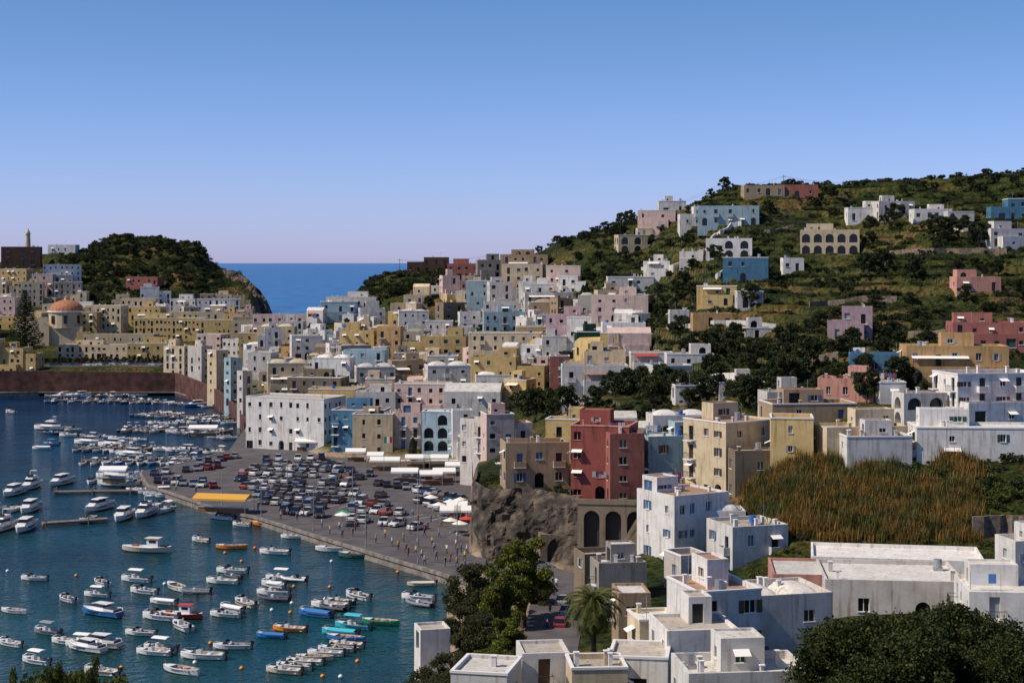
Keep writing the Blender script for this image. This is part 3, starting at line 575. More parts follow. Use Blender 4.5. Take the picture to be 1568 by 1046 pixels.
# ------------------------------------------------------------------ quays
def PZ(px,py,z=1.5): D=(CH-z)*F/(py-HY); return ((px-CX)/F*D,D)
m_as=plain('asphalt',(.095,.085,.085),.9,var=.3,scale=.25); m_q=plain('quay_stone',(.22,.19,.16),.9,var=.4,scale=.8); m_as2=plain('quay_paving',(.17,.15,.13),.9,var=.25,scale=.3)
def slab(name,pts,z0,z1,mats,kerb=True):
    mb=MB(); n=len(pts); mb.face([(*p,z1) for p in pts],0)
    for i in range(n):
        p,q_=pts[i],pts[(i+1)%n]; mb.face([(*p,z0),(*q_,z0),(*q_,z1),(*p,z1)],1)
    if kerb:
        for i in range(kerb if isinstance(kerb,int) else n):
            p,q_=pts[i],pts[i+1]; a=math.atan2(q_[1]-p[1],q_[0]-p[0]); L=math.hypot(q_[1]-p[1],q_[0]-p[0])
            mb.rot_box(((p[0]+q_[0])/2,(p[1]+q_[1])/2),a,L-.02,.5,z1-.4,z1+.12,1)
    return mb.obj(name,mats)
pl=[PZ(*p) for p in [(722,893),(668,875),(600,855),(520,831),(440,806),(395,792),(330,778),(290,764),(225,742),(215,724),(300,704),(350,690),(376,655),(430,640),(580,655),(740,690),(735,760),(745,860),(748,893)]]
slab("harbour_quay",pl,-3,1.5,[m_as,m_q],11)
mb=MB()
for (p,q_) in [((400,741),(600,768)),((390,764),(620,783)),((380,722),(560,729)),((600,786),(690,796))]:
    A=PZ(*p);Bq=PZ(*q_); L=math.hypot(Bq[0]-A[0],Bq[1]-A[1]); an=math.atan2(Bq[1]-A[1],Bq[0]-A[0]); n=int(L/2.75)
    for i in range(n): mb.rot_box((A[0]+(Bq[0]-A[0])*i/n,A[1]+(Bq[1]-A[1])*i/n),an+1.5708,4.6,.12,1.502,1.506,0)
mb.obj('parking_bay_markings',[M_trim])
slab("inner_quay",[PZ(*p) for p in [(-300,610),(60,600),(268,600),(330,616),(366,640),(378,656),(392,650),(392,610),(300,590),(-300,590)]],-3,1.5,[m_as2,m_q],5)
def strip(name,pts,mats,th=.6):
    mb=MB()
    for (p,q_) in zip(pts,pts[1:]):
        a=math.atan2(q_[1]-p[1],q_[0]-p[0]); ca,sa=math.cos(a),math.sin(a); n0=len(mb.v)
        for (P_,) in ((p,),(q_,)):
            for o in (0,th):
                for z in (P_[2],P_[3]): mb.v.append((P_[0]-sa*o,P_[1]+ca*o,z))
        for f in [(0,4,5,1),(2,3,7,6),(1,5,7,3),(0,1,3,2),(4,6,7,5)]: mb.f.append(tuple(n0+i for i in f)); mb.m.append(0)
    return mb.obj(name,mats)
m_red=plain('red_embankment',(.095,.04,.03),.9,var=.55,scale=.35)
strip("red_harbour_wall",[(*PZ(-300,602),0,9.4),(*PZ(58,600),0,9.4),(*PZ(268,600),0,8.6),(*PZ(326,616),0,6.6),(*PZ(362,640),0,4.8),(*PZ(374,658),0,3.6)],[m_red],1.2)
def drape(name,pts,width,mat,lift=.08):
    mb=MB(); L=[];Rr=[]
    P=[]
    for p,q_ in zip(pts,pts[1:]):
        for i in range(12): P.append((p[0]+(q_[0]-p[0])*i/12,p[1]+(q_[1]-p[1])*i/12))
    P.append(pts[-1])
    for i,p in enumerate(P):
        a=P[min(i+1,len(P)-1)];b_=P[max(i-1,0)]; d=Vector((a[0]-b_[0],a[1]-b_[1])).normalized(); nn=(-d.y,d.x)
        z=max(tz(p[0]+nn[0]*k,p[1]+nn[1]*k) for k in (-width/2,0,width/2))+lift
        L.append((p[0]+nn[0]*width/2,p[1]+nn[1]*width/2,z));Rr.append((p[0]-nn[0]*width/2,p[1]-nn[1]*width/2,z))
    for i in range(len(P)-1):
        mb.face([L[i],Rr[i],Rr[i+1],L[i+1]],0); mb.face([L[i],L[i+1],(L[i+1][0],L[i+1][1],L[i+1][2]-1),(L[i][0],L[i][1],L[i][2]-1)],0); mb.face([Rr[i],Rr[i+1],(Rr[i+1][0],Rr[i+1][1],Rr[i+1][2]-1),(Rr[i][0],Rr[i][1],Rr[i][2]-1)],0)
    return mb.obj(name,[mat])
drape("church_promenade_road",[XY(-200,645),XY(60,645),XY(250,642)],11,m_as2)
drape("lower_street",[XY(815,160),XY(835,185),XY(848,205),XY(852,225),XY(845,247),XY(790,258),XY(735,262)],7,m_as)
m_white=wallmat('white_parapet',(.72,.70,.66))
def pxwall(name,pts,h,mat,Dm=262,th=.4):
    Q=[]
    for (a,b_) in zip(pts,pts[1:]):
        for i in range(6):
            x=a[0]+(b_[0]-a[0])*i/6; y=a[1]+(b_[1]-a[1])*i/6; D,z=hit(x,y,Dm); X_,Y_=XY(x,D); Q.append((X_,Y_,z-1.5,z+h))
    strip(name,Q,[mat],th)
m_stone=plain('dry_stone',(.20,.15,.11),.95,var=.5,scale=1.5)
for p,h,mm in [([(985,432),(1040,410),(1075,392),(1100,378)],1.6,m_white),([(1085,372),(1120,352),(1150,340)],1.3,m_white),([(1095,430),(1120,410)],1.2,m_white),([(1030,600),(1110,590),(1175,600)],2.4,m_white),([(1170,612),(1300,600),(1380,590)],1.2,m_white),
  ([(900,470),(985,460)],1.5,m_white),([(1390,520),(1470,514),(1560,516)],1.5,m_stone),([(1200,560),(1300,552)],1.5,m_stone),([(1020,505),(1130,498),(1200,505)],1.2,m_white),([(1170,360),(1225,350)],1,m_stone),([(1330,395),(1450,388),(1560,392)],1.4,m_stone),([(1240,470),(1400,460)],1.3,m_stone),([(1430,360),(1520,352)],1,m_white)]:
    pxwall("garden_wall",p,h,mm)
pxwall("garden_wall",[(1490,825),(1540,822),(1600,826)],2.8,m_stone,195)
# ------------------------------------------------------------------ rock cliff
def cliff(name,path,zb,zt,seed,lean=3,br=1.0):
    mb=MB(); N=90;M=34
    if not isinstance(zt,list): zt=[zt]*len(path)
    seglen=[0]
    for a,b_ in zip(path,path[1:]): seglen.append(seglen[-1]+math.hypot(b_[0]-a[0],b_[1]-a[1]))
    for i in range(N+1):
        s=seglen[-1]*i/N; x=np.interp(s,seglen,[p[0] for p in path]); y=np.interp(s,seglen,[p[1] for p in path]); zz=np.interp(s,seglen,zt)
        for j in range(M+1):
            tt=j/M; z=zb+(zz-zb)*tt; v=Vector((x*.22,z*.28,seed)); d=mnoise.fractal(v,1.0,2.1,5)*2.6+abs(mnoise.noise(Vector((x*.6,z*.35,seed+4))))*1.6
            top_=ss(tt,.85,1)*2.5
            mb.v.append((x+mnoise.noise(v*2)*.5,y-d*.8-1+tt*lean+top_,z+mnoise.noise(v*3+Vector((9,0,0)))*.5))
    for i in range(N):
        for j in range(M):
            a=i*(M+1)+j; mb.f.append((a,a+M+1,a+M+2,a+1)); mb.m.append(0)
    m,t,b=newmat(name+"_rock"); b.inputs["Roughness"].default_value=.95
    globals()['g']=t.nodes.new("ShaderNodeNewGeometry"); globals()['t']=t
    r=ramp(nz(.5,10).outputs["Fac"],[(.35,(.014*br,.012*br,.010*br)),(.5,(.05*br,.038*br,.028*br)),(.65,(.13*br,.098*br,.068*br))])
    t.links.new(r.outputs[0],b.inputs["Base Color"]); bp=t.nodes.new("ShaderNodeBump"); bp.inputs["Distance"].default_value=.5; t.links.new(nz(1.5,10).outputs["Fac"],bp.inputs["Height"]); t.links.new(bp.outputs[0],b.inputs["Normal"])
    mb.obj(name,[m])
cliff("rock_cliff",[XY(724,300),XY(724,272),XY(745,266),XY(800,263),XY(850,258),XY(888,254)],1,12.8,2.2)
cliff("headland_cliff",[XY(322,876),XY(345,866),XY(372,860),XY(390,856),XY(404,856),XY(412,858),XY(416,885)],5,[46,46,42,36,30,24,16],5.1,9,1.5)
# ------------------------------------------------------------------ vegetation templates
rng=np.random.default_rng(5)
bark=plain('bark',(.08,.055,.04),.95,var=.4,scale=3)
LG=leafmat('foliage_dark',(.012,.021,.006),(.036,.050,.013),(.08,.09,.022)); LB=leafmat('foliage_bright',(.03,.05,.008),(.11,.12,.02),(.22,.19,.03),.7); LO=leafmat('foliage_olive',(.020,.027,.010),(.065,.068,.022),(.13,.11,.035))
LY=leafmat('foliage_yellow_green',(.05,.07,.01),(.15,.16,.02),(.30,.26,.04),.6)
LR=leafmat('reed_leaves',(.10,.09,.02),(.26,.14,.035),(.38,.21,.06),.12); LGr=leafmat('green_reed',(.03,.045,.012),(.10,.11,.025),(.20,.15,.04),.2)
def crown_pts(n,cent,rad,rg,sq=.75):
    cent=np.array(cent); rad=np.array(rad); k=rg.choice(len(cent),n,p=rad**2/np.sum(rad**2)); d=rg.normal(size=(n,3)); d/=np.linalg.norm(d,axis=1)[:,None]
    rr=rad[k]*(rg.random(n)**.45)*(0.8+.35*rg.random(n)); P=cent[k]+d*rr[:,None]*np.array([1,1,sq]); return P
def tree_mesh(name,H,Rd,nleaf,lsize,lm,seed,nclump=26,trunkfrac=.35,low=-.25):
    rg=np.random.default_rng(seed); rr=random.Random(seed); mb=MB(); tz_=H*trunkfrac
    mb.tube([(0,0,-1),(.1,0,tz_*.5),(-.1,.1,tz_),(0,0,H*.7)],[H*.035,H*.028,H*.022,H*.006],8,0)
    C=[];Rs=[]
    for i in range(nclump):
        a=rr.uniform(0,6.28); e=rr.uniform(low,1); z=H*(.58+.32*e)+rr.uniform(-.05,.05)*H; q=math.sqrt(max(0.05,1-max(0,e)**2))*Rd*rr.uniform(.25,.95)
        c=(q*math.cos(a),q*math.sin(a),z); C.append(c); Rs.append(Rd*rr.uniform(.12,.33))
        if i<12: mb.tube([(0,0,tz_*rr.uniform(.7,1.3)),(c[0]*.5,c[1]*.5,(tz_+c[2])*.5+.2),c],[H*.014,H*.009,H*.003],5,0,False)
    mb.leaves(crown_pts(nleaf,C,Rs,rg),lsize,rg,1)
    return mb.mesh(name,[bark,lm])
def shrub_mesh(name,n,ls,lm,seed,sx=1.2,h=1.1):
    rg=np.random.default_rng(seed); rr=random.Random(seed); C=[];Rs=[];mb=MB()
    for i in range(9): C.append((rr.uniform(-sx,sx)*.8,rr.uniform(-sx,sx)*.8,h*rr.uniform(.2,.85))); Rs.append(rr.uniform(.3,.6))
    mb.tube([(0,0,-.6),(0,0,h*.6)],[.08,.03],5,0); mb.leaves(crown_pts(n,C,Rs,rg,.85),ls,rg,1); return mb.mesh(name,[bark,lm])
SHR=[shrub_mesh('shrub_a',460,.15,LG,1),shrub_mesh('shrub_b',460,.15,LO,2),shrub_mesh('shrub_c',460,.15,LG,3,1.5,.9),shrub_mesh('shrub_d',460,.14,LB,4,1.3,1.0)]
TRM=[tree_mesh('tree_a',5.5,2.9,3200,.2,LG,11,30,.2,-.9),tree_mesh('tree_b',5.5,3.0,3200,.2,LO,12,30,.2,-.9),tree_mesh('tree_c',6.2,3.2,3600,.2,LG,13,34,.2,-.9)]
def near_bld(X_,Y_,pad=.6):
    for (cx,cy,yaw,wd,dp,zb) in FOOT:
        dx=X_-cx; dy=Y_-cy
        if dx*dx+dy*dy<(wd+dp)**2:
            c,s=math.cos(-yaw),math.sin(-yaw)
            if abs(dx*c-dy*s)<wd/2+pad and abs(dx*s+dy*c)<dp/2+pad: return True
    return False
def scatter(name,n,prng,drng,cond,smin,smax,meshes,wts,tries=6):
    par=empty(name); k=0
    for _ in range(n*tries):
        if k>=n: break
        px=R.uniform(*prng); D=R.uniform(*drng); X_,Y_=XY(px,D); z=float(ter(px,D))
        if z<3 or not cond(px,D,X_,Y_,z) or near_bld(X_,Y_): continue
        s=R.uniform(smin,smax); put('clump',R.choices(meshes,wts)[0],(X_,Y_,z-.25),R.uniform(0,6.28),(s,s,s*R.uniform(.7,1.15)),par); k+=1
    return par
dn=lambda X_,Y_,wl,k:float(pn(X_,Y_,wl,k))
scatter('hillside_shrubs',3100,(870,1800),(300,640),lambda px,D,X_,Y_,z:dn(X_,Y_,55,2)+.8*dn(X_,Y_,14,8)>R.uniform(-1.0,.6),.5,1.6,SHR,[5,3,4,1.5])
def edge(px,D,X_,Y_,z):
    if dn(X_,Y_,70,22)<-.5: return False
    q_=float(qf(float(ter(px,D,True)),X_,Y_)); return (q_%1)>.86 or (q_%1)<.05
scatter('terrace_hedges',2600,(870,1700),(310,600),edge,.32,.75,SHR,[4,3,2,2.5],12)
scatter('headland_scrub',1000,(95,335),(785,935),lambda px,D,X_,Y_,z:z>24,.8,2.2,SHR,[5,3,4,.8])
scatter('headland_cliff_scrub',60,(325,400),(868,900),lambda px,D,X_,Y_,z:z>30,.4,.9,SHR,[5,3,4,.4])
scatter('knoll_scrub',260,(545,700),(628,690),lambda px,D,X_,Y_,z:z>30,.8,2.2,SHR,[5,2,3,.3])
scatter('town_garden_shrubs',520,(400,1000),(420,660),lambda px,D,X_,Y_,z:z>6,.5,1.4,SHR,[4,3,3,1])
scatter('town_garden_trees',75,(430,1000),(440,640),lambda px,D,X_,Y_,z:z>10,.5,.85,TRM,[3,2,3])
scatter('ridge_trees',110,(860,1800),(330,620),lambda px,D,X_,Y_,z:dn(X_,Y_,80,20)>-.1,.45,.9,TRM,[3,2,3])
scatter('lower_slope_trees',60,(960,1450),(290,400),lambda px,D,X_,Y_,z:z>15,.55,1.05,TRM,[3,2,3])
scatter('headland_trees',90,(110,320),(830,915),lambda px,D,X_,Y_,z:z>36,.45,.85,TRM,[3,2,3])
scatter('slope_shrubs',300,(1140,1640),(196,262),lambda px,D,X_,Y_,z:z>10,.4,.9,SHR,[2,3,1,3])
scatter('reed_margin_bushes',110,(1250,1560),(222,248),lambda px,D,X_,Y_,z:z>16,.7,1.4,SHR,[2,3,1,4])
scatter('cliff_top_shrubs',110,(728,885),(262,292),lambda px,D,X_,Y_,z:z>9,.4,.9,SHR,[3,3,1,1])
def reed_mesh(name,lm,seed,h):
    rr=random.Random(seed); mb=MB()
    for i in range(130):
        x,y=rr.gauss(0,.6),rr.gauss(0,.6); a=rr.uniform(0,6.28); hh=h*rr.uniform(.45,1.1); le=rr.uniform(.1,.6)*hh*.6; wv=rr.uniform(.025,.06)
        dx,dy=math.cos(a),math.sin(a); px_,py_=-dy*wv,dx*wv
        p0=(x,y,-.2);p1=(x+dx*le*.3,y+dy*le*.3,hh*.6);p2=(x+dx*le,y+dy*le,hh)
        mb.face([(p0[0]-px_,p0[1]-py_,p0[2]),(p0[0]+px_,p0[1]+py_,p0[2]),(p1[0]+px_,p1[1]+py_,p1[2]),(p1[0]-px_,p1[1]-py_,p1[2])]); mb.face([(p1[0]-px_,p1[1]-py_,p1[2]),(p1[0]+px_,p1[1]+py_,p1[2]),p2])
    return mb.mesh(name,[lm])
RE=[reed_mesh('reed_a',LR,1,2.6),reed_mesh('reed_b',LR,2,2.0),reed_mesh('reed_c',LGr,3,2.6)]
scatter('reed_bed',900,(1145,1500),(208,243),lambda px,D,X_,Y_,z:z>13.5 and (px+ (D-212)*3>1160) and dn(X_,Y_,12,4)>-1.0,.5,1.25,RE,[4,4,3])
scatter('dry_grass',700,(1140,1640),(196,262),lambda px,D,X_,Y_,z:z>10,.18,.4,RE,[1,2,4])
scatter('terrace_grass',900,(900,1640),(300,520),lambda px,D,X_,Y_,z:dn(X_,Y_,40,6)>.2,.25,.45,RE,[1,1,4])
def T(name,px,D,me_,s,z=None,rz=None):
    X_,Y_=XY(px,D); zz=tz(X_,Y_) if z is None else z
    return put(name,me_,(X_,Y_,zz),R.uniform(0,6.28) if rz is None else rz,s)
for px,py,s in [(1045,452,1.3),(1060,462,1.1),(822,470,1.0),(848,470,1.0),(905,472,.8),(938,606,1.1),(960,606,1.2),(985,600,1.1),(1010,608,1.2),(1040,612,1.1),(1075,614,1.1),(1100,616,1.1),(1140,622,1.2),(1160,620,1.0),(800,640,1.3),(820,645,1.4),(845,638,1.3),(870,636,1.2),(912,630,1.1),(1090,548,1.1),(1120,552,1.3),(1125,530,1.1),(965,342,.9),(952,345,.9),(1000,620,1.2),(1205,590,1.2),(1230,585,1.0),(1370,345,1.2),(1400,425,1.1),(1350,420,1.3),(1330,425,1.2),(1430,370,1.3),(1450,372,1.3),(1500,380,1.2),(1380,600,1.2),(770,618,1.1),(1215,530,1.0),(1150,470,1.1),(680,520,.9),(668,518,.9),(655,470,.8)]:
    D,z=hit(px,py,262 if px>760 else 385); put('garden_tree',R.choice(TRM),(*XY(px,D),z-.3),R.uniform(0,6),s)
def cyp():
    mb=MB(); mb.tube([(0,0,-1),(0,0,6.5)],[.2,.04],6,0); rg=np.random.default_rng(8); n=3000; h=rg.random(n); a=rg.random(n)*6.28; r_=(.15+1.0*np.sin(np.pi*np.clip(h*.92+.08,0,1))**.7)*rg.random(n)**.4
    mb.leaves(np.stack([r_*np.cos(a),r_*np.sin(a),.6+7.2*h],1),.14,rg,1); return mb.mesh('cypress',[bark,LG])
CY=cyp()
for px,py in [(893,470),(898,468),(632,740),(1330,600)]:
    D,z=hit(px,py,262 if px>760 else 385)
    put('cypress_tree',CY,(*XY(px,D),z),0,.9)
for i in range(16):
    px=70+i*12; X_,Y_=XY(px,652); put('promenade_tree',TRM[i%3],(X_,Y_,tz(X_,Y_)-.6),i,.62)
def norfolk(H=20):
    mb=MB(); rr=random.Random(2); rg=np.random.default_rng(2); mb.tube([(0,0,-1),(0,0,H)],[.4,.05],8,0); P=[]
    for k in range(26):
        z=H*(.12+.84*k/26); L=H*.27*(1-k/27)+.4
        for j in range(8):
            a=j/8*6.283+k*.5; e=(L*math.cos(a),L*math.sin(a),z+L*.12); mb.tube([(0,0,z),e],[.07,.02],4,0,False)
            for q_ in range(int(36*L/4)+9):
                s=rr.uniform(.1,1); P.append((e[0]*s+rr.gauss(0,.28),e[1]*s+rr.gauss(0,.28),z+L*.12*s+rr.gauss(0,.14)))
    mb.leaves(np.array(P),.32,rg,1); return mb.mesh('norfolk_pine',[bark,LG])
D=672; X_,Y_=XY(38,D); put('norfolk_pine_tree',norfolk(ZY(438,D)-tz(X_,Y_)),(X_,Y_,tz(X_,Y_)))
def palm(h):
    mb=MB(); rr=random.Random(4); mb.tube([(0,0,-1)]+[(0.05*math.sin(i),0,h*i/10) for i in range(1,11)],[.42]+[.3+.05*(i%2) for i in range(1,10)]+[.4],9,0)
    for k in range(76):
        a=k*2.399; up=1.3-2.1*(k/76); L=rr.uniform(3.6,4.6); pts=[]; x=0;z=h;an=up
        for s in range(9):
            pts.append((x*math.cos(a),x*math.sin(a),z)); x+=L/9*math.cos(an); z+=L/9*math.sin(an); an-=.17+.02*s
        mb.tube(pts,[.05-.004*i for i in range(9)],4,2,False)
        for s in range(1,9):
            for sub in (0,.25,.5,.75):
                if s==8 and sub: continue
                p=Vector(pts[s]) if sub==0 else Vector(pts[s]).lerp(Vector(pts[s+1]),sub) if s<8 else Vector(pts[s])
                d=(Vector(pts[s])-Vector(pts[s-1])).normalized(); sd=Vector((-math.sin(a),math.cos(a),0))
                for sg in (-1,1):
                    ll=.8*math.sin(math.pi*min(1,(s+1)/10.5))**.6+.1; e=p+(sd*sg*.75+d*.65+Vector((0,0,-.3)))*ll
                    mb.face([tuple(p-d*.05),tuple(p+d*.05),tuple(e)],1)
    return mb.mesh('palm',[bark,LB,plain('palm_rib',(.14,.13,.04),.8)])
D=174; X_,Y_=XY(909,D); put('palm_tree',palm(ZY(925,D)-6),(X_,Y_,6),0,1.0)
# near trees
LG2=leafmat('foliage_mid',(.014,.024,.005),(.05,.062,.012),(.14,.12,.03),.8)
NT1=tree_mesh('broadleaf_a',10,5.0,22000,.16,LO,21,54,.2,-.9); NT2=tree_mesh('broadleaf_b',12,3.6,18000,.17,LY,22,46,.2,-.9); NT3=tree_mesh('broadleaf_c',9,5.6,36000,.15,LG2,23,75,.2,-1.0)
NT4=tree_mesh('broadleaf_d',9.5,5.8,38000,.145,LG2,24,75,.2,-1.0)
for p in [(722,214,NT1,.95,1.5),(802,210,NT2,1.12,2),(765,204,NT2,.85,2),(708,200,NT1,.68,1.5),(745,190,NT1,.75,1.8),(655,181,NT1,.6,-1),(815,222,NT1,.6,2),(775,186,NT2,.65,2),(640,176,NT1,.5,0),(690,178,NT1,.62,1.5),(720,172,NT1,.58,2.5),(765,172,NT2,.55,3),(795,178,NT1,.5,3),(668,172,NT1,.52,1),(740,178,NT2,.5,2)]: T('waterfront_tree',*p)
for p in [(1330,128,NT4,1.0,13.0),(1470,130,NT3,1.05,13.2),(1400,124,NT4,1.0,13.0),(1560,125,NT4,.8,13.0),(1285,118,NT3,.55,13.0),(1500,116,NT3,.8,12.0),(1350,114,NT3,.7,12.0),(1420,112,NT4,.7,12),(1640,128,NT3,.9,14)]: T('foreground_tree',*p)
FS=shrub_mesh('foreground_bush',5000,.07,LB,31,1.6,1.6); 
for px,D,s,dz in [(20,31,1.0,-.1),(120,28,1.15,.5),(200,33,.9,-.1),(60,36,1.0,.1),(-60,30,1.3,.2),(-150,30,1.3,0)]:
    X_,Y_=XY(px,D); z=ZY(1046,D)-1.9*s*0.7+dz; put('foreground_bush',FS,(X_,Y_,z),px,s*.75)
for px,dz in ((100,0),(122,.15),(112,.05),(60,-.25),(150,-.3),(10,-.1)): 
    X_,Y_=XY(px,27); put('foreground_bush',FS,(X_,Y_,ZY(1046,27)-.65+dz),px,(.16,.16,.6))
# ------------------------------------------------------------------ boats
deckm=plain('boat_deck',(.42,.38,.33),.6,var=.5,scale=2); drk=plain('outboard_black',(.02,.02,.022),.4); wood=plain('varnished_wood',(.25,.11,.04),.5); hullm=objcol('hull_gelcoat',.25,.5,.3); canv=objcol('boat_canvas',.8); whg=plain('boat_white',(.74,.73,.70),.3)
seatm=plain('boat_seat_dark',(.06,.09,.14),.7)
def hull(mb,L,Bm,h,closed=False,flare=.8,double=False):
    N=12; S=[]
    for i in range(N+1):
        t_=i/N; x=-L/2+L*t_
        bb=Bm/2*(min(1,.82+.5*t_) if t_<.45 else max(.02,1-((t_-.45)/.55)**2.4)) if not double else Bm/2*max(.03,math.sin(math.pi*(t_*.94+.03))**.6)
        zs=h*(1+.35*max(0,t_-.4)**1.4+(.25*(1-t_)**3 if double else 0)); zk=-.25+max(0,(t_-.75))**2*6*h*.9; zk=min(zk,zs-.1)
        S.append((x,bb,zs,zk))
    def ring(s): x,b_,zs,zk=s; c=b_*flare; zc=zk+(zs-zk)*.35; return [(x,-b_,zs),(x,-c,zc),(x,0,zk),(x,c,zc),(x,b_,zs)]
    for a,b_ in zip(S,S[1:]):
        ra,rb=ring(a),ring(b_)
        for k in range(4): mb.face([ra[k],rb[k],rb[k+1],ra[k+1]],0)
    mb.face(ring(S[0]),0); mb.face(ring(S[-1]),0)
    fl=.22
    for a,b_ in zip(S,S[1:]):
        for sg in (-1,1):
            wa=max(.01,a[1]-.13);wb=max(.01,b_[1]-.13)
            mb.face([(a[0],sg*a[1],a[2]),(b_[0],sg*b_[1],b_[2]),(b_[0],sg*wb,b_[2]+.03),(a[0],sg*wa,a[2]+.03)],0)
            mb.box(a[0],b_[0]-.01,sg*(a[1]+.01)-.025,sg*(a[1]+.01)+.025,a[2]-.16,a[2]-.08,8) if a[0]<L*.15 else None
            mid=(a[0]+b_[0])/2
            if not closed and mid<L*.22 :
                mb.face([(a[0],sg*wa,a[2]+.03),(b_[0],sg*wb,b_[2]+.03),(b_[0],sg*wb*.85,fl),(a[0],sg*wa*.85,fl)],1)
        wa=max(.01,a[1]-.13);wb=max(.01,b_[1]-.13); mid=(a[0]+b_[0])/2
        if closed or mid>=L*.22: mb.face([(a[0],-wa,a[2]+.03),(b_[0],-wb,b_[2]+.03),(b_[0],wb,b_[2]+.03),(a[0],wa,a[2]+.03)],6)
        else: mb.face([(a[0],-wa*.85,fl),(b_[0],-wb*.85,fl),(b_[0],wb*.85,fl),(a[0],wa*.85,fl)],1)
    return S
def outboard(mb,x,z):
    mb.box(x-.5,x-.05,-.19,.19,z-.05,z+.55,2); mb.box(x-.34,x-.16,-.06,.06,z-.9,z-.05,2); mb.tube([(x-.05,0,z+.3),(x+.4,0,z+.4)],[.03,.03],4,2)
BM=[hullm,deckm,drk,glass,wood,canv,whg,M_metal,seatm]
def boat_open(kind):
    mb=MB(); L=6.0; hull(mb,L,2.15,.75)
    mb.box(-1.0,-.55,-.8,.8,.23,.62,8 if kind%2 else 6); mb.box(-2.6,-2.2,-.85,.85,.231,.66,8 if kind else 6); outboard(mb,-3.0,.75)
    if kind==0: mb.box(.1,.75,-.38,.38,.232,1.25,6); mb.face([(.75,-.4,1.25),(.75,.4,1.25),(.5,.36,1.7),(.5,-.36,1.7)],3)
    if kind==1:
        mb.box(.1,.5,-.85,-.3,.232,.95,6); mb.box(.1,.5,.3,.85,.232,.95,6); mb.face([(1.3,-.7,.95),(1.3,.7,.95),(.85,.65,1.45),(.85,-.65,1.45)],3); mb.face([(1.3,-.7,.95),(.85,-.65,1.45),(.3,-.92,1.0)],3); mb.face([(1.3,.7,.95),(.3,.92,1.0),(.85,.65,1.45)],3)
    if kind==2:
        mb.box(.1,.7,-.38,.38,.232,1.2,6)
        for x in (-1.4,.9):
            for sg in (-.9,.9): mb.tube([(x,sg,.8),(x,sg,2.1)],[.025,.025],4,7)
        N=5
        for i in range(N): 
            y0=-.95+1.9*i/N; y1=-.95+1.9*(i+1)/N; f=lambda y:2.1+.18*(1-(y/.95)**2); mb.face([(-1.6,y0,f(y0)),(1.1,y0,f(y0)),(1.1,y1,f(y1)),(-1.6,y1,f(y1))],5)
    if kind==3:
        for i in range(8):
            a=-2.7+4.6*i/8;b_=-2.7+4.6*(i+1)/8; mb.face([(a,-.9,.8),(b_,-.9,.8),(b_,0,1.05),(a,0,1.05)],5); mb.face([(a,0,1.05),(b_,0,1.05),(b_,.9,.8),(a,.9,.8)],5)
    mb.tube([(2.9,-.12,.98),(2.4,-.5,1.25),(1.3,-.88,1.15)],[.02]*3,4,7,False); mb.tube([(2.9,.12,.98),(2.4,.5,1.25),(1.3,.88,1.15)],[.02]*3,4,7,False)
    for x in (-1.2,.6): mb.tube([(x,-1.1,.25),(x,-1.1,.65)],[.09,.09],6,2)
    return mb.mesh('motorboat_%d'%kind,BM)
def boat_wood():
    mb=MB(); hull(mb,6.2,2.1,.7,double=True)
    for x in (-1.9,-.5,.8): mb.box(x-.15,x+.15,-.85,.85,.5,.56,4)
    mb.box(-1.2,-.8,-.3,.3,.23,.75,4); mb.tube([(-2.9,0,.3),(-3.0,0,1.1)],[.04,.03],5,4); mb.tube([(2.7,0,.8),(3.05,0,1.35)],[.06,.04],5,4); mb.tube([(-2,-.5,.62),(1.8,.2,.66)],[.03,.02],5,4); return mb.mesh('rowing_gozzo',BM)
def boat_cabin(fly=False):
    mb=MB(); L=9.5; hull(mb,L,3.1,1.15,closed=True)
    def cab(x0,x1,w0,z0,z1,sl0,sl1,mi,wt=.8):
        n=len(mb.v); a=w0/2;c=a*wt
        mb.v+=[(x0,-a,z0),(x1,-a*.8,z0),(x1,a*.8,z0),(x0,a,z0),(x0+sl0,-c,z1),(x1-sl1,-c*.85,z1),(x1-sl1,c*.85,z1),(x0+sl0,c,z1)]
        for f in [(4,5,6,7),(0,1,5,4),(1,2,6,5),(2,3,7,6),(3,0,4,7)]: mb.f.append(tuple(n+i for i in f)); mb.m.append(mi)
    cab(-1.6,3.2,2.3,1.2,1.75,.1,1.3,6,.85); cab(-1.5,1.9,2.1,1.753,2.35,.1,.8,3,.88); cab(-2.4,1.3,2.15,2.353,2.47,0,.15,6,1)
    mb.box(-4.5,-2.0,-1.3,1.3,1.19,1.25,4)
    for sg in (-1,1): mb.box(-4.3,-1.7,sg*1.3-.05,sg*1.3+.05,1.25,1.65,6); mb.box(-1,2.2,sg*1.44-.03,sg*1.44+.03,.72,.9,3)
    mb.box(-4.3,-3.7,-1.0,1.0,1.252,1.6,8); mb.box(-5.1,-4.74,-1.2,1.2,.3,.38,4)
    if fly: cab(-1.9,.9,1.9,2.473,2.95,0,.4,6,.95); cab(.2,.95,1.7,2.952,3.3,.3,.35,3,.9); mb.tube([(-1.7,-.8,2.47),(-1.9,-.8,3.9),(-1.9,.8,3.9),(-1.7,.8,2.47)],[.05]*4,5,6); mb.box(-2.3,-1.4,-.7,.7,3.92,4.0,6)
    else: mb.tube([(-1.2,0,2.47),(-1.3,0,3.6)],[.03,.02],4,7)
    mb.tube([(4.6,0,1.75),(3.4,-.9,1.8),(1.2,-1.35,1.7)],[.025]*3,4,7,False); mb.tube([(4.6,0,1.75),(3.4,.9,1.8),(1.2,1.35,1.7)],[.025]*3,4,7,False)
    return mb.mesh('cabin_cruiser_fly' if fly else 'cabin_cruiser',BM)
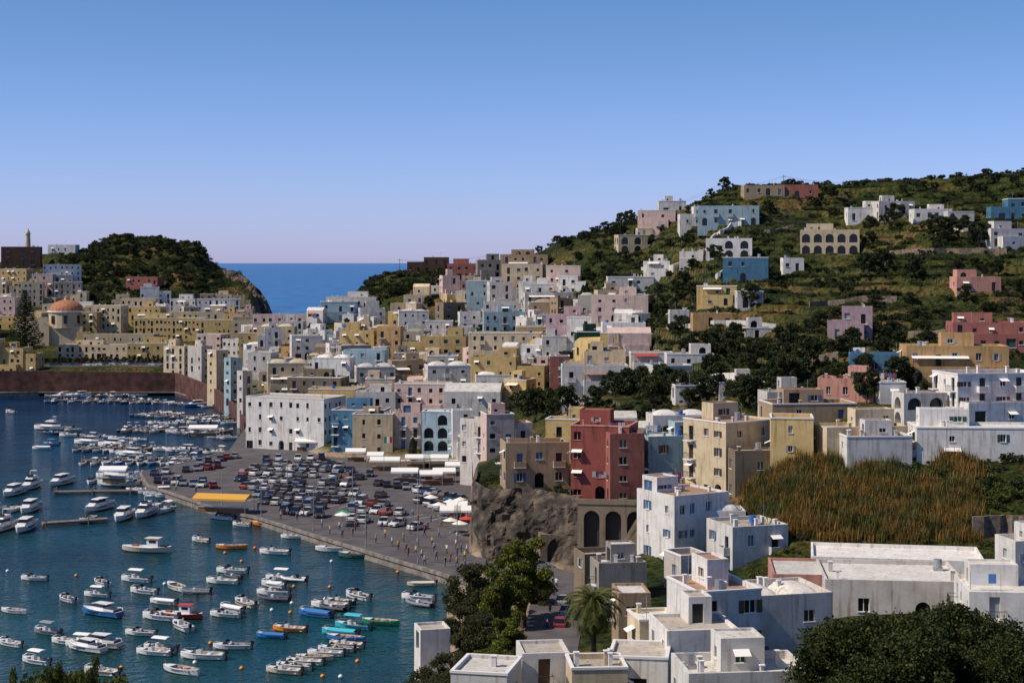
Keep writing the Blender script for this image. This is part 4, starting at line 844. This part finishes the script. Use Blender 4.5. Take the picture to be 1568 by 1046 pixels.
def boat_fish():
    mb=MB(); hull(mb,10,3.2,1.0,closed=True,double=True); mb.box(-2.6,-.3,-.85,.85,1.05,2.7,6); mb.box(-.298,-.25,-.7,.7,1.9,2.5,3); mb.box(-2.2,-.8,-.9,-.852,1.9,2.4,3); mb.box(-2.2,-.8,.852,.9,1.9,2.4,3); mb.box(-2.9,.1,-1.05,1.05,2.703,2.8,5)
    mb.tube([(1.2,0,1),(1.2,0,4.6)],[.07,.04],6,4); mb.tube([(1.2,0,1.8),(3.6,0,3.2)],[.04,.03],5,4); mb.box(1.8,2.9,-.5,.5,1.04,1.4,4); mb.box(-4.2,-3.1,-.8,.8,1.04,1.5,2); mb.tube([(-3,-.9,1),(-3,-.9,2.6),(-3,.9,2.6),(-3,.9,1)],[.04]*4,5,7); return mb.mesh('fishing_boat',BM)
def boat_rib():
    mb=MB(); pts=[(-2.3,-.85,.45),(0,-.9,.47),(1.3,-.75,.55),(2.1,-.4,.68),(2.4,0,.74),(2.1,.4,.68),(1.3,.75,.55),(0,.9,.47),(-2.3,.85,.45)]
    mb.tube(pts,[.2,.24,.24,.23,.22,.23,.24,.24,.2],8,0); mb.face([(-2.2,-.8,.2),(1.6,-.6,.25),(2.1,0,.35),(1.6,.6,.25),(-2.2,.8,.2)],1); mb.box(-2.3,-2.2,-.7,.7,.1,.7,2); outboard(mb,-2.25,.6); mb.box(-.6,-.2,-.7,.7,.45,.5,4); mb.box(.1,.5,-.3,.3,.25,.95,6); return mb.mesh('inflatable_dinghy',BM)
def boat_sail():
    mb=MB(); hull(mb,9,2.7,1.0,closed=True); mb.box(-1,2,-.7,.7,1.05,1.4,6); mb.box(-.8,1.8,-.71,-.702,1.15,1.3,3); mb.tube([(1,0,1),(1,0,12.5)],[.07,.05],6,7); mb.tube([(1,0,2),(-3,0,2.05)],[.12,.1],6,5); mb.tube([(4.4,0,1.3),(1,0,12.3)],[.012,.012],3,7,False); mb.tube([(-4.4,0,1.2),(1,0,12.3)],[.012,.012],3,7,False); mb.box(.9,1.1,-.9,.9,7,7.05,7); return mb.mesh('sailing_boat',BM)
BO=[boat_open(i) for i in range(4)]; BW=boat_wood(); BC=boat_cabin(); BF=boat_cabin(True); BFi=boat_fish(); BR=boat_rib(); BS=boat_sail()
WH=(.76,.75,.72); BLU=(.03,.16,.42); ORG=(.75,.25,.03); RED=(.45,.04,.03); GRN=(.02,.28,.12); TEA=(.05,.42,.5); GRY=(.22,.23,.25); CRM=(.60,.52,.40); NAV=(.02,.04,.10)
NM={BC:'cabin_cruiser',BF:'motor_yacht',BFi:'fishing_boat',BW:'wooden_rowing_boat',BR:'inflatable_dinghy',BS:'sailing_boat'}
def boat(px,py,me_=None,th=None,s=None,col=None,name=None):
    me_=me_ or R.choices(BO+[BW,BR],[5,5,1.5,1,2.5,2.5])[0]
    if th is None: th=R.gauss(156,14)
    if col is None: col=(WH if R.random()<.72 else R.choice([BLU,CRM,GRY,WH,NAV])) if me_!=BR else R.choice([GRY,WH,(.1,.1,.12)])
    D=CH*F/(py-HY); X_,Y_=XY(px,D)
    return put(name or NM.get(me_,'motorboat'),me_,(X_,Y_,.02),math.radians(th),s or R.uniform(.72,.98),None,col)
for p in [(52,888),(155,895),(208,890),(270,902),(300,909),(340,893),(355,877),(357,885),(450,890),(418,898),(418,910),(420,920),(103,920),(148,913),(220,908),(250,924),(245,948),(278,962),(345,944),(355,935),(375,927),(22,938),(72,970),(215,972),(505,930),(520,924),(548,916),(643,928),(640,918),(645,897),(648,872),(125,990),(235,1002),(245,996),(310,1008),(355,993),(55,1015),(155,1032),(278,1030),(15,988),(307,829),(420,848),(448,824),(340,795),(370,805),(510,934),(100,985)]: boat(*p)
boat(430,888,BO[2],col=WH); boat(155,942,BC,150,.75); boat(150,990,BC,160,.7); boat(132,996,BC,150,.65); boat(275,946,BFi,165,.7,RED); boat(483,943,BO[3],col=BLU); boat(443,966,BO[0],165,.8,ORG); boat(415,976,BO[3],165,.7,BLU); boat(583,956,BW,160,.9,GRN); boat(520,972,BO[3],158,.9,TEA); boat(540,962,BO[2],158,.9,TEA); boat(530,981,BW,158,.9,BLU)
boat(225,845,BFi,168,.9,CRM); boat(355,840,BW,175,.9,ORG); boat(513,844,BW,175,1.1,WH); boat(548,854,BW,165,1.1,(.05,.12,.1)); boat(405,805,BW,150,.9,ORG)
for i in range(7): boat(434+i*16,1030-i*6.6,BO[i%2] if i!=3 else BW,168+R.gauss(0,3),.78,WH if i%3 else CRM)
for p in [(188,795,BC),(222,790,BF),(150,781,BC),(133,798,BO[1]),(47,748,BF),(93,742,BC),(20,783,BO[0]),(45,783,BC),(3,812,BF),(38,812,BC),(-15,790,BC),(20,758,BC),(175,733,BC),(140,740,BO[1]),(255,783,BO[2]),(235,778,BO[0])]: boat(p[0],p[1],p[2],R.gauss(264,8) if p[1]>735 else R.gauss(170,10),.95,WH)
m_pl=plain('pier_planks',(.18,.14,.12),.85,var=.3,scale=1)
def pier(a,b_,w_=2.2):
    A=PZ(*a,z=.7);Bq=PZ(*b_,z=.7); an=math.atan2(Bq[1]-A[1],Bq[0]-A[0]); L=math.hypot(Bq[0]-A[0],Bq[1]-A[1]); mb=MB()
    n=int(L/1.0)
    for i in range(n): x=-L/2+i*L/n; mb.box(x+.02,x+L/n-.02,-w_/2,w_/2,.5,.7,0)
    mb.box(-L/2,L/2,-w_/2+.1,w_/2-.1,.25,.498,1)
    for i in range(int(L/8)+1):
        for sg in (-1,1): mb.tube([(-L/2+.4+i*8,sg*(w_/2+.12),-2),(-L/2+.4+i*8,sg*(w_/2+.12),1.5)],[.12,.12],7,1)
    mb.obj('floating_pier',[m_pl,m_q],((A[0]+Bq[0])/2,(A[1]+Bq[1])/2,0),an)
    return A,Bq
MC=[WH,WH,WH,WH,WH,CRM,GRY,BLU,NAV,(.35,.36,.38)]
for a,b_,sp in [((65,800),(165,793),2.9),((82,752),(220,750),2.9),((125,704),(300,704),2.6),((190,655),(345,660),2.6),((75,612),(250,614),2.8),((215,632),(350,640),2.7),((120,684),(230,686),2.8)]:
    A,Bq=pier(a,b_); L=math.hypot(Bq[0]-A[0],Bq[1]-A[1]); an=math.degrees(math.atan2(Bq[1]-A[1],Bq[0]-A[0]))
    if a[1] in (800,752): continue
    n=int(L/sp)
    for i in range(n):
        for sg in (-1,1):
            if R.random()<.12: continue
            x=A[0]+(Bq[0]-A[0])*(i+.5)/n; y=A[1]+(Bq[1]-A[1])*(i+.5)/n; me_=R.choices(BO+[BC,BW,BR,BS,BF],[5,6,1.8,1.4,1.4,1.5,1.5,.12,.3])[0]; big=me_ in (BC,BF,BS)
            o=4.6 if not big else 5.6; x+=-math.sin(math.radians(an))*sg*o; y+=math.cos(math.radians(an))*sg*o
            put(NM.get(me_,'motorboat'),me_,(x,y,.02),math.radians(an+90*sg+R.gauss(0,4)),R.uniform(.75,1.0)*(.75 if big else 1),None,R.choice(MC))
def row(p,q_,n,th,**k):
    for i in range(n):
        f=(i+.5)/n; boat(p[0]+(q_[0]-p[0])*f+R.gauss(0,1),p[1]+(q_[1]-p[1])*f+R.gauss(0,.7),R.choices(BO+[BC,BW,BR],[5,5,1.5,1,.8,1.3,1.3])[0],R.gauss(th,8),**k)
row((60,664),(225,676),9,165); row((120,662),(90,655),2,170); row((205,752),(262,762),6,200); row((225,650),(330,648),10,165); row((240,690),(345,694),13,160); row((205,742),(222,722),4,200); row((300,640),(360,650),9,200); row((75,608),(220,606),22,230); row((235,616),(320,624),12,220); row((165,690),(210,700),4,165); row((55,690),(85,680),2,170); boat(75,658,BF,170,1.0,WH); boat(172,684,BC,165,.9,WH); boat(135,680,BC,165,.9,WH); boat(16,632,BO[0],140)
row((265,662),(352,672),14,190); row((205,708),(290,714),10,170); boat(180,744,BC,170,1.0,WH)
# ------------------------------------------------------------------ cars
def wheel(mb,x,y): mb.tube([(x,y-.1,.31),(x,y+.1,.31)],[.31,.31],12,2); mb.tube([(x,y-.105,.31),(x,y+.105,.31)],[.17,.17],8,4)
CM=[objcol('car_paint',.25,.5,.6),glass,plain('tyre',(.015,.015,.015),.8),plain('headlamp',(.7,.7,.68),.2),M_metal,plain('tail_lamp',(.35,.01,.01),.3)]
def car(kind):
    mb=MB()
    if kind==0: lo=[(-1.95,.3),(-1.98,.75),(-1.8,.92),(-.2,.93),(.95,.9),(1.75,.72),(1.95,.55),(1.93,.28)]; top=[(-1.75,.92),(-1.35,1.42),(-.9,1.48),(.1,1.46),(1.0,.9)]
    elif kind==1: lo=[(-2.2,.3),(-2.22,.8),(-2.1,.95),(-1.0,.96),(.9,.93),(1.95,.76),(2.2,.58),(2.18,.28)]; top=[(-1.75,.95),(-.95,1.42),(-.5,1.45),(.1,1.42),(1.1,.92)]
    else: lo=[(-2.2,.35),(-2.22,1.0),(-2.15,1.1),(-1,1.1),(1.3,1.08),(2.0,.9),(2.2,.65),(2.18,.33)]; top=[(-2.12,1.1),(-2.0,1.85),(-1.4,1.92),(.8,1.9),(1.5,1.08)]
    def ext(prof,w0,wt,mi,zlo,zhi,capm=None):
        def wz(z): return w0+(wt-w0)*max(0,min(1,(z-zlo)/(zhi-zlo)))
        n=len(prof)
        for i in range(n-1):
            a,b_=prof[i],prof[i+1]; mb.face([(a[0],-wz(a[1]),a[1]),(b_[0],-wz(b_[1]),b_[1]),(b_[0],wz(b_[1]),b_[1]),(a[0],wz(a[1]),a[1])],mi if not(capm is not None and 0<i<n-2) else 0)
        for sg in (-1,1): mb.face([(p[0],sg*wz(p[1]),p[1]) for p in prof],mi)
    ext(lo,.84,.78,0,.3,1.0); ext(top,.76,.58,1,top[0][1],top[2][1],capm=0)
    for sg in (-1,1): mb.box(-.35,-.27,sg*.69-.06,sg*.69+.06,.9,top[2][1]-.05,0)
    wb=1.25 if kind==0 else 1.35
    for x in (-wb,wb):
        for sg in (-1,1): wheel(mb,x,sg*.76)
    xf=lo[-2][0]; xr=lo[1][0]
    for sg in (-1,1):
        mb.box(xf-.2,xf+.01,sg*.6-.14,sg*.6+.14,.56,.68,3); mb.box(xr-.02,xr+.06,sg*.65-.1,sg*.65+.1,.62,.85,5); mb.box(.75,.92,sg*.86-.09,sg*.86+.09,.88,1.0,0)
    mb.box(xf-.1,xf+.02,-.35,.35,.34,.5,2)
    return mb.mesh(['hatchback','sedan','van'][kind],CM)
CR=[car(0),car(1),car(2)]
CC=[(.46,.46,.47),(.46,.46,.47),(.62,.61,.59),(.7,.69,.66),(.04,.04,.045),(.04,.04,.045),(.02,.025,.045),(.22,.22,.22),(.25,.03,.025),(.03,.06,.14),(.32,.32,.32),(.11,.11,.12),(.20,.25,.28),(.62,.61,.58)]
CARP=[]
def carat(px,py,th,z=1.5,pos=None):
    X_,Y_=pos or PZ(px,py,z)
    for c in CARP:
        if abs(c[0]-X_)+abs(c[1]-Y_)<2.6: return
    if near_bld(X_,Y_,.8): return
    CARP.append((X_,Y_)); put('parked_car',R.choices(CR,[5,3,1.3])[0],(X_,Y_,z+.007),math.radians(th),1,None,R.choice(CC))
def carrow(p,q_,th,sp=2.65,dr=.1):
    A=PZ(*p);Bq=PZ(*q_); L=math.hypot(Bq[0]-A[0],Bq[1]-A[1]); n=int(L/sp)
    for i in range(n):
        if R.random()<dr: continue
        f=(i+.5)/n; carat(0,0,th+R.gauss(0,5)+(180 if R.random()<.3 else 0),pos=(A[0]+(Bq[0]-A[0])*f+R.gauss(0,.2),A[1]+(Bq[1]-A[1])*f+R.gauss(0,.4)))
for p,q_,th in [((400,712),(530,716),80),((385,718),(545,724),75),((368,726),(560,734),75),((360,736),(560,746),75),((350,746),(590,762),80),((372,758),(600,776),78),((400,770),(620,790),80),((430,784),(600,805),80),((560,728),(700,735),90),((575,742),(640,752),85),((640,752),(705,770),60),((640,768),(690,785),60),((230,728),(340,716),100),((260,742),(340,740),95),((300,712),(365,700),100),((400,705),(500,704),95),((590,800),(650,812),60),((235,738),(330,748),95)]: carrow(p,q_,th)
for i in range(18): 
    px=75+i*10; X_,Y_=XY(px,641); 
    put('parked_car',CR[i%2],(X_,Y_,tz(X_,Y_)+.1),0.05,1,None,R.choice(CC))
for px,D,th in [(862,222,80),(858,206,85),(868,214,80),(840,232,80),(826,254,10)]:
    X_,Y_=XY(px,D); put('parked_car',CR[px%3],(X_,Y_,tz(X_,Y_)+.1),math.radians(th),1,None,R.choice(CC))
# ------------------------------------------------------------------ people
skin=plain('skin',(.45,.26,.18),.6); hairm=plain('hair',(.03,.02,.015),.7); pants=plain('trousers',(.04,.05,.09),.8); shirt=objcol('shirt',.85)
def person(pose):
    s={'stand':(0,0,.1,.1),'walk':(.28,-.25,.25,-.22),'walk2':(-.2,.3,-.2,.25)}[pose]
    V=[(0,0,.95),(0,0,1.2),(0,0,1.42),(0,.0,1.52),(0,.02,1.62),(0,.02,1.7)]; Rd=[(.15,.11),(.15,.1),(.16,.1),(.055,.055),(.085,.1),(.07,.08)]; E=[(0,1),(1,2),(2,3),(3,4),(4,5)]
    for sg,lf,ar in ((-1,s[0],s[2]),(1,s[1],s[3])):
        n=len(V); V+=[(sg*.1,0,.88),(sg*.1,lf*.5+.02,.5),(sg*.1,lf,.09),(sg*.1,lf+.16,.04)]; Rd+=[(.09,.1),(.065,.065),(.045,.045),(.04,.03)]; E+=[(0,n),(n,n+1),(n+1,n+2),(n+2,n+3)]
        n=len(V); V+=[(sg*.2,0,1.4),(sg*.25,ar*.3,1.13),(sg*.26,ar*.9,.9),(sg*.26,ar+.02,.82)]; Rd+=[(.06,.06),(.045,.045),(.032,.032),(.035,.02)]; E+=[(2,n),(n,n+1),(n+1,n+2),(n+2,n+3)]
    me_=bpy.data.meshes.new('p'); me_.from_pydata(V,E,[]); o=bpy.data.objects.new('p',me_); scene.collection.objects.link(o)
    md=o.modifiers.new('s','SKIN'); 
    for i,r_ in enumerate(Rd): me_.skin_vertices[0].data[i].radius=r_
    me_.skin_vertices[0].data[0].use_root=True; o.modifiers.new('u','SUBSURF').levels=1
    dg=bpy.context.evaluated_depsgraph_get(); ev=bpy.data.meshes.new_from_object(o.evaluated_get(dg)); bpy.data.objects.remove(o)
    mb=MB(); mb.v=[tuple(v.co) for v in ev.vertices]; mb.f=[tuple(p.vertices) for p in ev.polygons]
    for p in ev.polygons:
        c=p.center; mi=0
        if c.z<.95: mi=1 if abs(c.x)<.19 else 2
        if c.z<.08: mi=3
        if c.z>=.95: mi=0 if (abs(c.x)<.21 or c.z>1.2) else 2
        if c.z>1.47: mi=2
        if c.z>1.7 or (c.z>1.58 and c.y<-.02): mi=3
        mb.m.append(mi)
    for sg,ar in ((-1,s[2]),(1,s[3])):
        for k in range(4): x=sg*.26; y=ar-.02+k*.02; mb.tube([(x,y,.82),(x-sg*.005,y+.005,.78),(x-sg*.015,y+.012,.745+.008*abs(k-1.5))],[.009,.008,.006],5,2)
        mb.tube([(sg*.26,ar+.05,.84),(sg*.25,ar+.075,.80),(sg*.245,ar+.08,.775)],[.010,.009,.007],5,2)
        mb.box(sg*.035-.012,sg*.035+.012,.112,.122,1.632,1.645,3); mb.box(sg*.088-.012,sg*.088+.012,.0,.03,1.6,1.66,2)
    mb.tube([(0,.11,1.64),(0,.14,1.605)],[.008,.016],5,2); mb.box(-.022,.022,.108,.118,1.572,1.58,3)
    return mb.mesh('person_'+pose,[shirt,pants,skin,hairm],True)
PE=[person('stand'),person('walk'),person('walk2')]
SC=[(.7,.7,.68),(.5,.05,.04),(.03,.05,.15),(.05,.05,.05),(.1,.3,.5),(.6,.45,.1),(.3,.3,.3)]
for px,py in [(520,812),(560,816),(590,824),(618,830),(640,838),(665,845),(700,852),(712,858),(690,862),(655,812),(676,806),(632,792),(620,808),(480,803),(455,798),(540,822),(600,836),(625,852),(646,856),(505,818),(660,800),(672,823),(700,828),(706,846),(560,826),(585,812),(440,790),(430,795),(465,792),(700,868),(712,872),(682,868),(640,800),(395,782),(340,765),(270,752),(250,748),(300,756),(650,865),(610,842),(622,846),(637,850),(668,858),(698,840),(715,848),(524,824),(544,812),(576,832),(493,808),(662,836),(684,848),(650,822),(628,818)]:
    X_,Y_=PZ(px,py); put('person',R.choice(PE),(X_,Y_,1.505),R.uniform(0,6.28),1,None,R.choice(SC))
for px,D in [(835,205),(838,204),(848,228),(852,235),(846,236),(830,245),(842,215)]:
    X_,Y_=XY(px,D); put('person',R.choice(PE),(X_,Y_,tz(X_,Y_)+.12),R.uniform(0,6.28),1,None,R.choice(SC))
# ------------------------------------------------------------------ street things
def awning(px,py,W_,Dp,col,name='market_stall',h=2.6,th=0,z=1.5):
    mb=MB(); X_,Y_=PZ(px,py,z)
    for a in (-1,1):
        for b_ in (-1,1): mb.tube([(a*(W_/2-.1),b_*(Dp/2-.1),0),(a*(W_/2-.1),b_*(Dp/2-.1),h)],[.06,.06],6,1)
    mb.face([(-W_/2,-Dp/2,h-.1),(W_/2,-Dp/2,h-.1),(W_/2,0,h+.6),(-W_/2,0,h+.6)],0); mb.face([(-W_/2,0,h+.6),(W_/2,0,h+.6),(W_/2,Dp/2,h-.1),(-W_/2,Dp/2,h-.1)],0)
    mb.face([(-W_/2,-Dp/2,h-.1),(W_/2,-Dp/2,h-.1),(W_/2,-Dp/2-.02,h-.45),(-W_/2,-Dp/2-.02,h-.45)],0)
    for sx in (-1,1): mb.face([(sx*W_/2,-Dp/2,h-.1),(sx*W_/2,Dp/2,h-.1),(sx*W_/2,0,h+.6)],0)
    mb.box(-W_/2+.5,W_/2-.5,-.5,.5,0.002,.9,2); mb.box(-W_/2+.4,W_/2-.4,-.6,.6,.903,.96,1)
    mb.obj(name,[plain('canvas_'+name+str(col),col,.8),M_metal,wood],(X_,Y_,z),math.radians(th))
awning(342,784,11,5,(.62,.33,.05),'orange_canopy',3.0,-12); awning(175,738,6,4,(.75,.75,.73),'white_canopy',3)
for px,py,W_,th in [(590,720,7,0),(640,716,6,0),(668,716,6,0),(660,742,5,5),(680,738,5,5),(470,690,6,0),(312,668,8,0),(620,738,6,0),(700,792,4,0),(690,800,4,0),(712,800,4,0),(545,706,5,0),(575,712,4,0),(695,728,4,0)]: awning(px,py,W_,3.5,(.75,.74,.70),'white_canopy',2.6,th)
def parasol(px,py,c=(.75,.72,.65),z=1.5):
    mb=MB(); mb.tube([(0,0,0),(0,0,2.5)],[.04,.03],6,1); mb.tube([(0,0,0),(0,0,.12)],[.3,.28],10,1)
    for k in range(8): a=k*.785;b_=a+.785; mb.face([(0,0,2.7),(1.5*math.cos(a),1.5*math.sin(a),2.15),(1.5*math.cos(b_),1.5*math.sin(b_),2.15)],0)
    X_,Y_=PZ(px,py,z); mb.obj('parasol',[plain('parasol%g'%c[0],c,.8),M_metal],(X_,Y_,z))
for p in [(690,785),(705,782),(715,790),(524,806),(690,815),(704,820),(672,790),(660,778)]: parasol(*p)
parasol(525,803,(.03,.3,.15)); parasol(715,812,(.5,.05,.04))
def lamp(px,py,z=1.5):
    mb=MB(); mb.tube([(0,0,0),(0,0,6.5),(.3,0,7.1),(1.3,0,7.3)],[.09,.06,.05,.04],7,0); mb.box(1.1,1.8,-.15,.15,7.24,7.38,0); mb.box(1.15,1.75,-.11,.11,7.2,7.238,1); mb.tube([(0,0,0),(0,0,.4)],[.16,.14],8,0)
    X_,Y_=PZ(px,py,z); mb.obj('street_lamp',[M_metal,M_canvasW],(X_,Y_,z),R.choice([0,3.1]))
for p in [(480,812),(560,838),(640,862),(400,790),(340,772),(440,745),(540,765),(640,790),(700,830),(270,745)]: lamp(*p)
mb=MB(); mb.tube([(0,0,0),(0,0,9)],[.06,.04],6,0)
for i,c in enumerate((1,2,3)): mb.box(.05+.6*i,.65+.6*i,-.01,.01,7.4,8.8,c)
X_,Y_=PZ(588,728); mb.obj('italian_flag',[M_metal,plain('flag_green',(.02,.25,.08),.8),M_canvasW,plain('flag_red',(.5,.02,.02),.8)],(X_,Y_,1.5))
poles=[]
for px,py in [(612,400),(755,395),(852,385),(950,350),(1108,296),(1200,288),(1355,292),(1480,285)]:
    D,z=hit(px,py+6,262 if px>760 else 385); D-=3; X_,Y_=XY(px,D); z=tz(X_,Y_); mb=MB(); h=6.5; mb.tube([(0,0,-1),(0,0,h)],[.14,.09],6,0); mb.box(-.9,.9,-.06,.06,h-.6,h-.48,0); mb.obj('utility_pole',[bark],(X_,Y_,z)); poles.append((X_,Y_,z+h-.5))
mb=MB()
for a,b_ in zip(poles,poles[1:]):
    for o in (-.8,.8): mb.tube([(a[0]+(b_[0]-a[0])*i/10+o,a[1]+(b_[1]-a[1])*i/10,a[2]+(b_[2]-a[2])*i/10-1.6*math.sin(math.pi*i/10)) for i in range(11)],[.025]*11,3,0,False)
mb.obj('overhead_wires',[drk])
mbuoy=MB(); mbuoy.tube([(0,0,-.1),(0,0,.02),(0,0,.2),(0,0,.34),(0,0,.4)],[.1,.26,.3,.2,.04],10,0); mbuoy.tube([(0,0,.4),(0,0,.5)],[.04,.04],5,0); me_=mbuoy.mesh('buoy',[objcol('buoy_plastic',.5)],True)
for i in range(34):
    px=R.uniform(0,640); py=R.uniform(830,1040); 
    if px>620-(py-900)*.3: continue
    D=CH*F/(py-HY); X_,Y_=XY(px,D); put('mooring_buoy',me_,(X_,Y_,0),0,1,None,R.choice([(.7,.25,.03),(.75,.75,.72)]))
print("FOOT",len(FOOT),"objs",len(bpy.data.objects))
